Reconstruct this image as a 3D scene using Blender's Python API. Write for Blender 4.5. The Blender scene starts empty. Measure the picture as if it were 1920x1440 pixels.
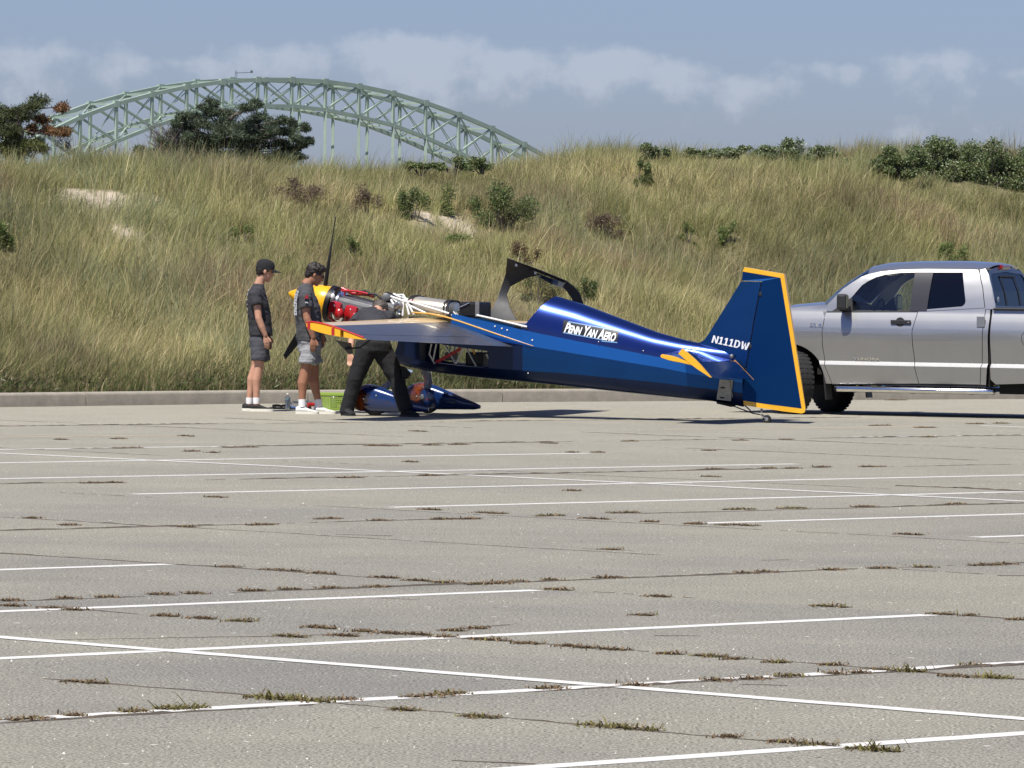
import bpy, bmesh, math, random
import numpy as np
from mathutils import Vector, Matrix

random.seed(7)
rng = np.random.default_rng(7)
scene = bpy.context.scene
COL = scene.collection

# ------------------------------------------------------------------ camera
F_PX, Y_HOR, CAM_H, ROLL = 11200.0, 520.0, 1.65, 0.014      # measured on the 1920 x 1440 photograph
PITCH = math.atan2(720 - Y_HOR, F_PX)
_c, _s = math.cos(ROLL), math.sin(ROLL)
FW = Vector((0, math.cos(PITCH), -math.sin(PITCH)))
UP0 = Vector((0, math.sin(PITCH), math.cos(PITCH)))
RI0 = Vector((1, 0, 0))
RI = RI0 * _c + UP0 * _s
UP = UP0 * _c - RI0 * _s
CAM = Vector((0, 0, CAM_H))
cam_data = bpy.data.cameras.new("camera")
cam_data.sensor_width = 36.0
cam_data.lens = F_PX / 1920 * 36.0
cam_data.clip_start = 0.5
cam_data.clip_end = 20000
cam = bpy.data.objects.new("camera", cam_data)
COL.objects.link(cam)
M3 = Matrix((RI, UP, -FW)).transposed()
cam.matrix_world = Matrix.Translation(CAM) @ M3.to_4x4()
scene.camera = cam
scene.render.resolution_x, scene.render.resolution_y = 1024, 768

# ------------------------------------------------------------------ light
SUN_TO = Vector((-0.245, -0.50, 1.0)).normalized()          # direction towards the sun
SUN_EL = math.asin(SUN_TO.z)
SUN_ROT = math.atan2(SUN_TO.x, SUN_TO.y)
world = bpy.data.worlds.new("World")
scene.world = world
world.use_nodes = True
wt = world.node_tree
wt.nodes.clear()


def wn(kind, **kw):
    n = wt.nodes.new(kind)
    for k, v in kw.items():
        setattr(n, k, v)
    return n


def wm(op, a, b=None, c=None):
    n = wn('ShaderNodeMath', operation=op)
    for i, v in enumerate((a, b, c)):
        if v is None:
            continue
        if isinstance(v, (int, float)):
            n.inputs[i].default_value = v
        else:
            wt.links.new(v, n.inputs[i])
    return n.outputs[0]


sky = wn('ShaderNodeTexSky', sky_type='NISHITA')
sky.sun_disc = False
sky.sun_elevation = SUN_EL
sky.sun_rotation = SUN_ROT
sky.air_density = 1.0
sky.dust_density = 0.6
sky.ozone_density = 3.0
tc = wn('ShaderNodeTexCoord')
sep = wn('ShaderNodeSeparateXYZ')
wt.links.new(tc.outputs['Generated'], sep.inputs[0])
az = wm('ARCTAN2', sep.outputs[0], sep.outputs[1])
el = wm('ARCSINE', sep.outputs[2])
cu = wm('MULTIPLY', az, F_PX / 100)
cv = wm('MULTIPLY', el, F_PX / 100)
comb = wn('ShaderNodeCombineXYZ')
wt.links.new(cu, comb.inputs[0])
wt.links.new(cv, comb.inputs[1])
n1 = wn('ShaderNodeTexNoise')
n1.inputs['Scale'].default_value = 1.15
n1.inputs['Detail'].default_value = 7
n1.inputs['Roughness'].default_value = 0.55
wt.links.new(comb.outputs[0], n1.inputs['Vector'])
mp = wn('ShaderNodeMapping')
mp.inputs['Scale'].default_value = (0.13, 0.42, 1)
mp.inputs['Location'].default_value = (7.3, 2.1, 0)
wt.links.new(comb.outputs[0], mp.inputs['Vector'])
n2 = wn('ShaderNodeTexNoise')
n2.inputs['Scale'].default_value = 1.0
n2.inputs['Detail'].default_value = 4
wt.links.new(mp.outputs[0], n2.inputs['Vector'])
cloud = wm('MULTIPLY', wm('SUBTRACT', n2.outputs[0], 0.48), 1.2)        # thin high veil everywhere
for (bx, by, rx, ry, st) in [(60, 118, 300, 66, .60), (340, 128, 260, 46, .45), (520, 112, 250, 58, .58), (770, 100, 240, 74, .90), (930, 116, 260, 56, .75),
                             (1120, 112, 170, 58, .80), (1260, 130, 220, 50, .55), (1390, 155, 200, 62, .58), (1570, 120, 260, 40, .42), (1740, 108, 240, 52, .6),
                             (1880, 130, 150, 42, .45), (-500, 110, 380, 60, .7), (2500, 110, 420, 62, .7), (-1400, 100, 420, 60, .7), (3500, 120, 420, 62, .6)]:
    u0, v0, ru, rv = (bx - 960) / 100, (Y_HOR - by) / 100, rx / 100, ry / 100
    du = wm('DIVIDE', wm('SUBTRACT', cu, u0), ru)
    dv = wm('DIVIDE', wm('SUBTRACT', cv, v0), rv)
    up = wm('MAXIMUM', wm('MULTIPLY', dv, 1.25), wm('MULTIPLY', dv, -0.5))
    d = wm('SQRT', wm('ADD', wm('MULTIPLY', du, du), wm('MULTIPLY', up, up)))
    cloud = wm('MAXIMUM', cloud, wm('MULTIPLY', wm('SUBTRACT', 1.0, d), st * 1.5))
cl = wm('ADD', cloud, wm('MULTIPLY', wm('SUBTRACT', n1.outputs[0], 0.5), 1.7))
ramp = wn('ShaderNodeMapRange', interpolation_type='SMOOTHSTEP')
ramp.inputs['From Min'].default_value = 0.30
ramp.inputs['From Max'].default_value = 0.86
ramp.inputs['To Max'].default_value = 0.37
wt.links.new(cl, ramp.inputs['Value'])
tint = wn('ShaderNodeMix', data_type='RGBA', blend_type='MULTIPLY')
tint.inputs['Factor'].default_value = 1.0
tint.inputs[7].default_value = (0.455, 0.50, 0.74, 1)
wt.links.new(sky.outputs[0], tint.inputs[6])
mixc = wn('ShaderNodeMix', data_type='RGBA')
wt.links.new(ramp.outputs[0], mixc.inputs['Factor'])
wt.links.new(tint.outputs[2], mixc.inputs[6])
mixc.inputs[7].default_value = (4.9, 5.15, 5.8, 1)
bgn = wn('ShaderNodeBackground')
bgn.inputs['Strength'].default_value = 0.083
wt.links.new(mixc.outputs[2], bgn.inputs['Color'])
outw = wn('ShaderNodeOutputWorld')
wt.links.new(bgn.outputs[0], outw.inputs['Surface'])

sun_data = bpy.data.lights.new("sun", 'SUN')
sun_data.energy = 3.9
sun_data.angle = math.radians(0.5)
sun_data.color = (1.0, 0.955, 0.87)
sun = bpy.data.objects.new("sun", sun_data)
sun.rotation_euler = SUN_TO.to_track_quat('Z', 'Y').to_euler()
sun.location = (-20, -30, 60)
COL.objects.link(sun)
vs = scene.view_settings
vs.view_transform = 'Standard'
vs.look = 'None'
vs.exposure = 0.70
vs.gamma = 1.0
vs.use_curve_mapping = False


# ------------------------------------------------------------------ picture -> place
def ray(px, py):
    x, y = px - 960, py - 720
    xu, yu = _c * x + _s * y, -_s * x + _c * y
    d = RI0 * xu - UP0 * yu + FW * F_PX
    return d / d.y


def gnd(px, py, z=0.0):
    d = ray(px, py)
    return CAM + d * ((z - CAM_H) / d.z)


def at(px, py, Y):
    return CAM + ray(px, py) * Y


def lerp(a, b, t):
    return a + (b - a) * t


# ------------------------------------------------------------------ mesh helpers
class MB:
    def __init__(self):
        self.v, self.f = [], []

    def add(self, vs_, fs):
        o = len(self.v)
        self.v += [tuple(p) for p in vs_]
        self.f += [tuple(i + o for i in q) for q in fs]
        return self

    def box(self, c, s, rot=None):
        c = Vector(c)
        P = []
        for dx, dy, dz in ((-1, -1, -1), (1, -1, -1), (1, 1, -1), (-1, 1, -1), (-1, -1, 1), (1, -1, 1), (1, 1, 1), (-1, 1, 1)):
            p = Vector((dx * s[0] / 2, dy * s[1] / 2, dz * s[2] / 2))
            P.append(c + (rot @ p if rot is not None else p))
        return self.add(P, [(0, 3, 2, 1), (4, 5, 6, 7), (0, 1, 5, 4), (1, 2, 6, 5), (2, 3, 7, 6), (3, 0, 4, 7)])

    def beam(self, p0, p1, w, h=None, up=Vector((0, 0, 1))):
        p0, p1 = Vector(p0), Vector(p1)
        h = h or w
        x = (p1 - p0).normalized()
        y = up.cross(x)
        if y.length < 1e-4:
            y = Vector((0, 1, 0)).cross(x)
        y.normalize()
        z = x.cross(y)
        P = []
        for p in (p0, p1):
            for a, b in ((-1, -1), (1, -1), (1, 1), (-1, 1)):
                P.append(p + y * a * w / 2 + z * b * h / 2)
        return self.add(P, [(0, 3, 2, 1), (4, 5, 6, 7), (0, 1, 5, 4), (1, 2, 6, 5), (2, 3, 7, 6), (3, 0, 4, 7)])

    def loft(self, rings, closed=True, caps=True):
        n = len(rings[0])
        o = []
        for r in rings:
            o += list(r)
        fs = []
        m = n if closed else n - 1
        for i in range(len(rings) - 1):
            for j in range(m):
                a, b = i * n + j, i * n + (j + 1) % n
                fs.append((a, b, b + n, a + n))
        if caps and closed:
            fs.append(tuple(range(n - 1, -1, -1)))
            fs.append(tuple((len(rings) - 1) * n + j for j in range(n)))
        return self.add(o, fs)

    def tube(self, pts, rad, n=8, caps=True, flat=None):
        """tube along points; rad = number, list of numbers or list of (ry, rz); flat = reference up vector"""
        pts = [Vector(p) for p in pts]
        if isinstance(rad, (int, float)):
            rad = [rad] * len(pts)
        rings = []
        ref = Vector(flat) if flat is not None else Vector((0.13, 0.21, 0.97))
        for i, p in enumerate(pts):
            t = (pts[min(i + 1, len(pts) - 1)] - pts[max(i - 1, 0)]).normalized()
            a = ref - t * ref.dot(t)
            if a.length < 1e-3:
                a = Vector((1, 0, 0)) - t * t.x
            a.normalize()
            b = t.cross(a)
            r = rad[i]
            ra, rb = (r, r) if isinstance(r, (int, float)) else r
            rings.append([p + a * math.cos(2 * math.pi * k / n) * ra + b * math.sin(2 * math.pi * k / n) * rb for k in range(n)])
        return self.loft(rings, True, caps)

    def lathe(self, p0, axis, prof, n=24, caps=True):
        """prof = list of (distance along axis, radius)"""
        p0, axis = Vector(p0), Vector(axis).normalized()
        a = Vector((0, 0, 1)) - axis * axis.z
        if a.length < 1e-3:
            a = Vector((1, 0, 0)) - axis * axis.x
        a.normalize()
        b = axis.cross(a)
        rings = [[p0 + axis * d + (a * math.cos(2 * math.pi * k / n) + b * math.sin(2 * math.pi * k / n)) * r for k in range(n)] for d, r in prof]
        return self.loft(rings, True, caps)

    def ellipsoid(self, c, r, nu=14, nv=9, rot=None):
        c = Vector(c)
        rings = []
        for i in range(nv + 1):
            th = math.pi * (0.02 + 0.96 * i / nv)
            ring = []
            for k in range(nu):
                ph = 2 * math.pi * k / nu
                p = Vector((r[0] * math.sin(th) * math.cos(ph), r[1] * math.sin(th) * math.sin(ph), -r[2] * math.cos(th)))
                ring.append(c + (rot @ p if rot is not None else p))
            rings.append(ring)
        return self.loft(rings)

    def prism(self, poly, off):
        """poly = list of 3D points (planar), off = extrusion vector"""
        n = len(poly)
        poly = [Vector(p) for p in poly]
        off = Vector(off)
        P = poly + [p + off for p in poly]
        fs = [tuple(range(n)), tuple(range(2 * n - 1, n - 1, -1))]
        for i in range(n):
            j = (i + 1) % n
            fs.append((i, i + n, j + n, j))
        return self.add(P, fs)

    def build(self, name, mat=None, parent=None, smooth=None, bevel=0.0, mats=None, fmat=None, fix=True):
        me = bpy.data.meshes.new(name)
        me.from_pydata([tuple(p) for p in self.v], [], self.f)
        bm = bmesh.new()
        bm.from_mesh(me)
        if fix:
            bmesh.ops.recalc_face_normals(bm, faces=bm.faces)
        if bevel > 0:
            ed = [e for e in bm.edges if len(e.link_faces) == 2 and e.calc_face_angle(0) > 0.6]
            bmesh.ops.bevel(bm, geom=ed, offset=bevel, segments=2, profile=0.6, affect='EDGES', clamp_overlap=True)
        bm.to_mesh(me)
        bm.free()
        if mats:
            for m in mats:
                me.materials.append(m)
            if fmat:
                for p in me.polygons:
                    p.material_index = fmat(p)
        elif mat:
            me.materials.append(mat)
        if smooth:
            me.shade_smooth()
            me.set_sharp_from_angle(angle=math.radians(smooth))
        o = bpy.data.objects.new(name, me)
        COL.objects.link(o)
        if parent:
            o.parent = parent
        return o


def empty(name, loc=(0, 0, 0), rz=0.0, parent=None):
    o = bpy.data.objects.new(name, None)
    o.empty_display_size = 0.2
    o.location = loc
    o.rotation_euler = (0, 0, rz)
    COL.objects.link(o)
    if parent:
        o.parent = parent
    return o


def tag(o, label=None, cat=None, group=None, kind=None):
    if label:
        o['label'] = label
    if cat:
        o['category'] = cat
    if group:
        o['group'] = group
    if kind:
        o['kind'] = kind
    return o


def np_mesh(name, V, Q, T, mat, parent=None, colors=None, smooth=False):
    """V (n,3); Q (m,4) quads; T (k,3) tris; colors per vertex (n,3)"""
    me = bpy.data.meshes.new(name)
    nq, nt = len(Q), len(T)
    me.vertices.add(len(V))
    me.vertices.foreach_set('co', np.asarray(V, np.float32).ravel())
    loops = np.concatenate([np.asarray(Q, np.int32).ravel(), np.asarray(T, np.int32).ravel()])
    me.loops.add(len(loops))
    me.loops.foreach_set('vertex_index', loops)
    starts = np.concatenate([np.arange(nq) * 4, nq * 4 + np.arange(nt) * 3]).astype(np.int32)
    me.polygons.add(nq + nt)
    me.polygons.foreach_set('loop_start', starts)
    if colors is not None:
        at_ = me.attributes.new('col', 'FLOAT_COLOR', 'POINT')
        c4 = np.ones((len(V), 4), np.float32)
        c4[:, :3] = colors
        at_.data.foreach_set('color', c4.ravel())
    me.update(calc_edges=True)
    me.validate()
    if smooth:
        me.shade_smooth()
    if mat:
        me.materials.append(mat)
    o = bpy.data.objects.new(name, me)
    COL.objects.link(o)
    if parent:
        o.parent = parent
    return o


# ------------------------------------------------------------------ materials
def lin(r, g, b):
    def f(c):
        c /= 255
        return c / 12.92 if c <= 0.04045 else ((c + 0.055) / 1.055) ** 2.4
    return (f(r), f(g), f(b))


def mat(name, col, rough=0.5, metal=0.0, coat=0.0, var=0.0, scale=8.0, bump=0.0, bscale=60.0, spec=0.5, coat_rough=0.04, var2=None):
    m = bpy.data.materials.new(name)
    m.use_nodes = True
    nt = m.node_tree
    b = nt.nodes['Principled BSDF']
    b.inputs['Base Color'].default_value = (*col, 1)
    b.inputs['Roughness'].default_value = rough
    b.inputs['Metallic'].default_value = metal
    b.inputs['Coat Weight'].default_value = coat
    b.inputs['Coat Roughness'].default_value = coat_rough
    b.inputs['Specular IOR Level'].default_value = spec
    co = nt.nodes.new('ShaderNodeTexCoord')
    if var > 0:
        n = nt.nodes.new('ShaderNodeTexNoise')
        n.inputs['Scale'].default_value = scale
        n.inputs['Detail'].default_value = 5
        n.inputs['Roughness'].default_value = 0.65
        nt.links.new(co.outputs['Object'], n.inputs['Vector'])
        r = nt.nodes.new('ShaderNodeMapRange')
        r.inputs['From Min'].default_value = 0.3
        r.inputs['From Max'].default_value = 0.7
        nt.links.new(n.outputs[0], r.inputs['Value'])
        mx = nt.nodes.new('ShaderNodeMix')
        mx.data_type = 'RGBA'
        c2 = var2 or tuple(c * (1 - var) for c in col)
        c1 = col if var2 else tuple(min(1, c * (1 + var)) for c in col)
        mx.inputs[6].default_value = (*c1, 1)
        mx.inputs[7].default_value = (*c2, 1)
        nt.links.new(r.outputs[0], mx.inputs['Factor'])
        nt.links.new(mx.outputs[2], b.inputs['Base Color'])
        rr = nt.nodes.new('ShaderNodeMapRange')
        rr.inputs['To Min'].default_value = max(0, rough * 0.85)
        rr.inputs['To Max'].default_value = min(1, rough * 1.2)
        nt.links.new(n.outputs[0], rr.inputs['Value'])
        nt.links.new(rr.outputs[0], b.inputs['Roughness'])
    if bump > 0:
        n = nt.nodes.new('ShaderNodeTexNoise')
        n.inputs['Scale'].default_value = bscale
        n.inputs['Detail'].default_value = 3
        nt.links.new(co.outputs['Object'], n.inputs['Vector'])
        bp = nt.nodes.new('ShaderNodeBump')
        bp.inputs['Strength'].default_value = bump
        bp.inputs['Distance'].default_value = 0.01
        nt.links.new(n.outputs[0], bp.inputs['Height'])
        nt.links.new(bp.outputs[0], b.inputs['Normal'])
    return m


def leaf_mat(name, transl=0.3, rough=0.6):
    """foliage: colour from the mesh's own per-leaf colour attribute"""
    m = bpy.data.materials.new(name)
    m.use_nodes = True
    nt = m.node_tree
    b = nt.nodes['Principled BSDF']
    a = nt.nodes.new('ShaderNodeAttribute')
    a.attribute_name = 'col'
    nt.links.new(a.outputs['Color'], b.inputs['Base Color'])
    b.inputs['Roughness'].default_value = rough
    b.inputs['Specular IOR Level'].default_value = 0.25
    tr = nt.nodes.new('ShaderNodeBsdfTranslucent')
    nt.links.new(a.outputs['Color'], tr.inputs['Color'])
    mx = nt.nodes.new('ShaderNodeMixShader')
    mx.inputs[0].default_value = transl
    nt.links.new(b.outputs[0], mx.inputs[1])
    nt.links.new(tr.outputs[0], mx.inputs[2])
    nt.links.new(mx.outputs[0], nt.nodes['Material Output'].inputs['Surface'])
    return m


def vnoise(x, y, s, seed=0):
    """smooth value noise in numpy, 0..1"""
    x = np.asarray(x, float) / s + 1000.37 + seed * 17.13
    y = np.asarray(y, float) / s + 1000.71 + seed * 7.77
    xi, yi = np.floor(x), np.floor(y)
    fx, fy = x - xi, y - yi
    fx, fy = fx * fx * (3 - 2 * fx), fy * fy * (3 - 2 * fy)

    def hsh(a, b):
        v = np.sin(a * 127.1 + b * 311.7 + seed * 74.7) * 43758.5453
        return v - np.floor(v)
    return (hsh(xi, yi) * (1 - fx) + hsh(xi + 1, yi) * fx) * (1 - fy) + (hsh(xi, yi + 1) * (1 - fx) + hsh(xi + 1, yi + 1) * fx) * fy


def fnoise(x, y, s, seed=0):
    return 0.55 * vnoise(x, y, s, seed) + 0.3 * vnoise(x, y, s / 2.1, seed + 1) + 0.15 * vnoise(x, y, s / 4.3, seed + 2)

# ================================================================== SETTING
KA = math.radians(45.5)                          # the stall lines run 45.5 degrees from the picture plane
EA = Vector((math.cos(KA), math.sin(KA), 0))
EB = Vector((-math.sin(KA), math.cos(KA), 0))


def lot_pt(a, b, z=0.0):
    p = EA * a + EB * b
    return Vector((p.x, p.y, z))


def lot_material():
    m = bpy.data.materials.new('worn_asphalt')
    m.use_nodes = True
    nt = m.node_tree
    L = nt.links.new
    bs = nt.nodes['Principled BSDF']
    co = nt.nodes.new('ShaderNodeTexCoord').outputs['Object']

    def dot(v, off, div):
        d = nt.nodes.new('ShaderNodeVectorMath')
        d.operation = 'DOT_PRODUCT'
        L(co, d.inputs[0])
        d.inputs[1].default_value = tuple(v)
        a = nt.nodes.new('ShaderNodeMath')
        a.operation = 'SUBTRACT'
        L(d.outputs['Value'], a.inputs[0])
        a.inputs[1].default_value = off
        b_ = nt.nodes.new('ShaderNodeMath')
        b_.operation = 'DIVIDE'
        L(a.outputs[0], b_.inputs[0])
        b_.inputs[1].default_value = div
        fl = nt.nodes.new('ShaderNodeMath')
        fl.operation = 'FLOOR'
        L(b_.outputs[0], fl.inputs[0])
        return fl.outputs[0]
    cx = nt.nodes.new('ShaderNodeCombineXYZ')
    L(dot(EA, 16.0, 3.35), cx.inputs[0])
    L(dot(EB, 16.6, 6.25), cx.inputs[1])
    wnz = nt.nodes.new('ShaderNodeTexWhiteNoise')
    wnz.noise_dimensions = '2D'
    L(cx.outputs[0], wnz.inputs['Vector'])

    def noise(sc, det=4, ro=0.6):
        n = nt.nodes.new('ShaderNodeTexNoise')
        n.inputs['Scale'].default_value = sc
        n.inputs['Detail'].default_value = det
        n.inputs['Roughness'].default_value = ro
        L(co, n.inputs['Vector'])
        return n.outputs[0]

    def rng_(v, a, b, c, d):
        r = nt.nodes.new('ShaderNodeMapRange')
        for k, x in zip(('From Min', 'From Max', 'To Min', 'To Max'), (a, b, c, d)):
            r.inputs[k].default_value = x
        L(v, r.inputs['Value'])
        return r.outputs[0]

    def mix(f, a, b, mode='MIX'):
        x = nt.nodes.new('ShaderNodeMix')
        x.data_type = 'RGBA'
        x.blend_type = mode
        for s_, v in ((x.inputs['Factor'], f), (x.inputs[6], a), (x.inputs[7], b)):
            if isinstance(v, (int, float)):
                s_.default_value = v
            elif isinstance(v, tuple):
                s_.default_value = (*v, 1)
            else:
                L(v, s_)
        return x.outputs[2]
    lane = mix(wnz.outputs['Value'], (0.283, 0.268, 0.218), (0.222, 0.213, 0.190))
    blot = noise(0.35, 5, 0.6)
    c = mix(rng_(blot, 0.35, 0.68, 0, 1), lane, (0.302, 0.286, 0.232))
    # newer, paler paving along the kerb
    d = nt.nodes.new('ShaderNodeVectorMath')
    d.operation = 'DOT_PRODUCT'
    L(co, d.inputs[0])
    d.inputs[1].default_value = tuple(EB)
    c = mix(rng_(d.outputs['Value'], 47.9, 48.2, 0, 0.75), c, (0.375, 0.345, 0.275))
    c = mix(rng_(d.outputs['Value'], 24, 44, 0, 0.6), c, (0.348, 0.328, 0.262))
    grit = noise(75, 3, 0.7)
    mid_ = noise(19, 3, 0.6)
    c = mix(rng_(noise(0.9, 6, 0.75), 0.30, 0.72, 0, 0.9), c, mix(1.0, c, (0.80, 0.81, 0.83), 'MULTIPLY'))
    c = mix(rng_(mid_, 0.35, 0.65, 0, 1), mix(1.0, c, (0.90, 0.90, 0.905), 'MULTIPLY'), mix(1.0, c, (1.09, 1.09, 1.085), 'MULTIPLY'))
    c = mix(rng_(grit, 0.40, 0.60, 0, 1), mix(1.0, c, (0.42, 0.425, 0.43), 'MULTIPLY'), mix(1.0, c, (1.62, 1.60, 1.56), 'MULTIPLY'))
    vor = nt.nodes.new('ShaderNodeTexVoronoi')
    vor.inputs['Scale'].default_value = 9
    L(co, vor.inputs['Vector'])
    spk = rng_(vor.outputs['Distance'], 0.10, 0.16, 1, 0)
    pick = nt.nodes.new('ShaderNodeTexWhiteNoise')
    L(vor.outputs['Position'], pick.inputs['Vector'])
    s2 = nt.nodes.new('ShaderNodeMath')
    s2.operation = 'MULTIPLY'
    L(spk, s2.inputs[0])
    L(rng_(pick.outputs['Value'], 0.93, 0.95, 0, 1), s2.inputs[1])
    c = mix(s2.outputs[0], c, (0.62, 0.60, 0.55))
    s3 = nt.nodes.new('ShaderNodeMath')
    s3.operation = 'MULTIPLY'
    L(spk, s3.inputs[0])
    L(rng_(pick.outputs['Value'], 0.10, 0.07, 0, 0.8), s3.inputs[1])
    c = mix(s3.outputs[0], c, (0.07, 0.065, 0.06))
    L(c, bs.inputs['Base Color'])
    bs.inputs['Roughness'].default_value = 0.9
    bs.inputs['Specular IOR Level'].default_value = 0.25
    bp = nt.nodes.new('ShaderNodeBump')
    bp.inputs['Strength'].default_value = 0.8
    bp.inputs['Distance'].default_value = 0.012
    L(grit, bp.inputs['Height'])
    L(bp.outputs[0], bs.inputs['Normal'])
    return m


M_LOT = lot_material()
M_PAINT = mat('road_paint', (0.72, 0.71, 0.67), 0.7, var=0.22, scale=14, var2=(0.52, 0.50, 0.46))
M_YPAINT = mat('faded_yellow_paint', (0.47, 0.36, 0.20), 0.8, var=0.3, scale=9, var2=(0.38, 0.33, 0.25))
M_CRACK = mat('crack_dirt', (0.075, 0.060, 0.045), 0.95, var=.4, scale=5)
M_CONC = mat('kerb_concrete', (0.37, 0.325, 0.255), 0.9, var=0.2, scale=5, bump=0.5, bscale=50, var2=(0.255, 0.232, 0.19))
M_FAR = mat('far_ground', (0.16, 0.15, 0.09), 0.95, var=0.3, scale=0.02)

tag(MB().add([(-7000, -300, -0.6), (7000, -300, -0.6), (7000, 9000, -0.6), (-7000, 9000, -0.6)], [(0, 1, 2, 3)]).build('ground', M_FAR), kind='structure')
lot_quads = MB()
gx = list(range(-90, 91, 10))
gy = list(range(-40, 141, 10))
for i in range(len(gx) - 1):
    for j in range(len(gy) - 1):
        lot_quads.add([(gx[i], gy[j], 0), (gx[i + 1], gy[j], 0), (gx[i + 1], gy[j + 1], 0), (gx[i], gy[j + 1], 0)], [(0, 1, 2, 3)])
tag(lot_quads.build('parking_lot', M_LOT), kind='structure')

# ---- painted stall lines (each a thin worn sheet on the asphalt)
stall = empty('stall_markings')
tag(stall, kind='structure')


def paint(p0, p1, w=0.125, z=0.0015, m=M_PAINT, name='painted_line', steps=None, gaps=()):
    p0, p1 = Vector(p0), Vector(p1)
    d = p1 - p0
    L_ = d.length
    d.normalize()
    nn = Vector((-d.y, d.x, 0))
    k = max(2, int(L_ / 0.12))
    mb = MB()
    prev = None
    for i in range(k + 1):
        c = p0 + d * (L_ * i / k)
        wl = w / 2 * (1 + random.uniform(-.10, .06))
        wr = w / 2 * (1 + random.uniform(-.10, .06))
        a, b = c + nn * wl, c - nn * wr
        cur = ((a.x, a.y, z), (b.x, b.y, z))
        if prev and not any(g0 <= i / k <= g1 for g0, g1 in gaps):
            mb.add([prev[0], prev[1], cur[1], cur[0]], [(0, 1, 2, 3)])
        prev = cur
    return mb.build(name, m, stall, fix=False)


def ab(px, py):
    g = gnd(px, py)
    return g.dot(EA), g.dot(EB)


def pline(P0, P1, ext0=0.0, ext1=0.0, **kw):
    a0, b0 = ab(*P0)
    a1, b1 = ab(*P1)
    if abs(a1 - a0) > abs(b1 - b0):
        b = (b0 + b1) / 2
        s_ = 1 if a1 > a0 else -1
        paint(lot_pt(a0 - ext0 * s_, b), lot_pt(a1 + ext1 * s_, b), **kw)
    else:
        a = (a0 + a1) / 2
        s_ = 1 if b1 > b0 else -1
        paint(lot_pt(a, b0 - ext0 * s_), lot_pt(a, b1 + ext1 * s_), **kw)


pline((0, 1350), (1920, 1242.5), 0.6, 3)
pline((0, 1234), (1752, 1153.5), 1.2)
pline((0, 1146.5), (1010, 1107), 2)
pline((0, 1067), (332, 1059), 3)
pline((960, 1440), (1920, 1377), 2, 3)
pline((1277, 981), (1920, 965), 0, 3)
pline((1835, 1008), (1920, 1004), 0, 4)
pline((725, 951), (1620, 930), 0, 3)
pline((245, 926.5), (1920, 891), 0, 2)
pline((0, 897.5), (1495, 870), 2)
pline((0, 869.5), (1080, 849), 2)
pline((0, 842), (690, 834), 2, 0)
pline((1590, 820.5), (1920, 815), 0, 2)
pline((1840, 798), (1920, 801), 0, 2)
pline((0, 1197), (1920, 1347), 4, 3, z=0.003)
pline((0, 847.5), (1920, 943), 1.5, 3, z=0.003)
pline((0, 820), (330, 816), 2, 0, w=0.12, m=M_YPAINT, name='faded_yellow_line')
pline((1230, 805), (1760, 800), 0, 0, w=0.12, m=M_YPAINT, name='faded_yellow_line')

# ---- joints and cracks, opened by weeds
cracks = empty('pavement_cracks')
tag(cracks, kind='structure')


def crack(pts, w0=0.006, w1=0.03, z=0.0, seed=0, brk=0.30):
    """joint filled with dirt and moss: a low ragged ridge"""
    r = random.Random(seed)
    mb = MB()
    prev = None
    for i in range(len(pts) - 1):
        p, q = Vector(pts[i]), Vector(pts[i + 1])
        d = q - p
        L_ = d.length
        d.normalize()
        nn = Vector((-d.y, d.x, 0))
        k = max(2, int(L_ / 0.07))
        for j in range(k + 1):
            t = (i * 100 + L_ * j / k)
            wob = 0.02 * math.sin(t * 1.3 + seed) + 0.012 * math.sin(t * 4.1 + 2 * seed) + r.uniform(-.008, .008)
            env = 0.5 + 0.5 * math.sin(t * 0.7 + seed * 1.7) + 0.4 * math.sin(t * 2.3 + seed) + r.uniform(-.25, .25)
            e = min(1, max(0, env))
            w = lerp(w0, w1, e) * r.uniform(.6, 1.3) + .006
            h = (0.0012 + .0065 * e * min(1.3, w1 / .035)) * r.uniform(.35, 1.3)
            c = p + d * (L_ * j / k) + nn * wob
            a, b = c + nn * w / 2, c - nn * w / 2
            cur = ((a.x, a.y, .0005), (c.x, c.y, h + .001), (b.x, b.y, .0005))
            if prev and env > brk - 0.6:
                mb.add([*prev, *cur], [(0, 1, 4, 3), (1, 2, 5, 4)])
            prev = cur
    return mb.build('crack', M_CRACK, cracks, fix=False)


for i, (b, a0, a1, w) in enumerate([(16.58, 12, 24, .05), (22.62, 17, 32, .035), (28.78, 21, 39, .035), (35.1, 26, 50, .05), (41.8, 33, 56, .06),
                                    (48.1, 37, 62, .045)]):
    crack([lot_pt(a0, b), lot_pt(a1, b)], 0.006, w, seed=i + 1, brk=0.62)
for i, (a, b0, b1, w) in enumerate([(15.92, 9, 24, .012), (19.28, 11, 27, .016), (22.74, 14, 33, .018), (26.1, 18, 35, .006), (29.4, 21, 42, .005),
                                    (36.2, 29, 46, .006), (42.9, 36, 52, .012), (46.2, 33, 50, .016)]):
    crack([lot_pt(a, b0), lot_pt(a, b1)], 0.003, w, seed=20 + i, brk=0.92)
crack([gnd(1680, 911), gnd(1790, 915), gnd(1925, 922)], .02, .05, seed=41, brk=-2)
crack([gnd(120, 975), gnd(200, 981), gnd(290, 987)], .01, .03, seed=42, brk=-2)
crack([gnd(100, 1199), gnd(515, 1194), gnd(830, 1182), gnd(960, 1172)], .003, .015, seed=43)
for i, (px, py, L_) in enumerate([(630, 1002, 1.0), (1430, 1051, .5), (1230, 1193, .6), (1870, 1080, 1.6), (1090, 1029, .9), (690, 1120, .8), (850, 1426, .8), (1390, 1284, .5)]):
    g = gnd(px, py)
    crack([g, g + Vector((L_ * .35, L_ * random.uniform(-.2, .2), 0))], .003, .010, seed=50 + i, brk=-2)

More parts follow.
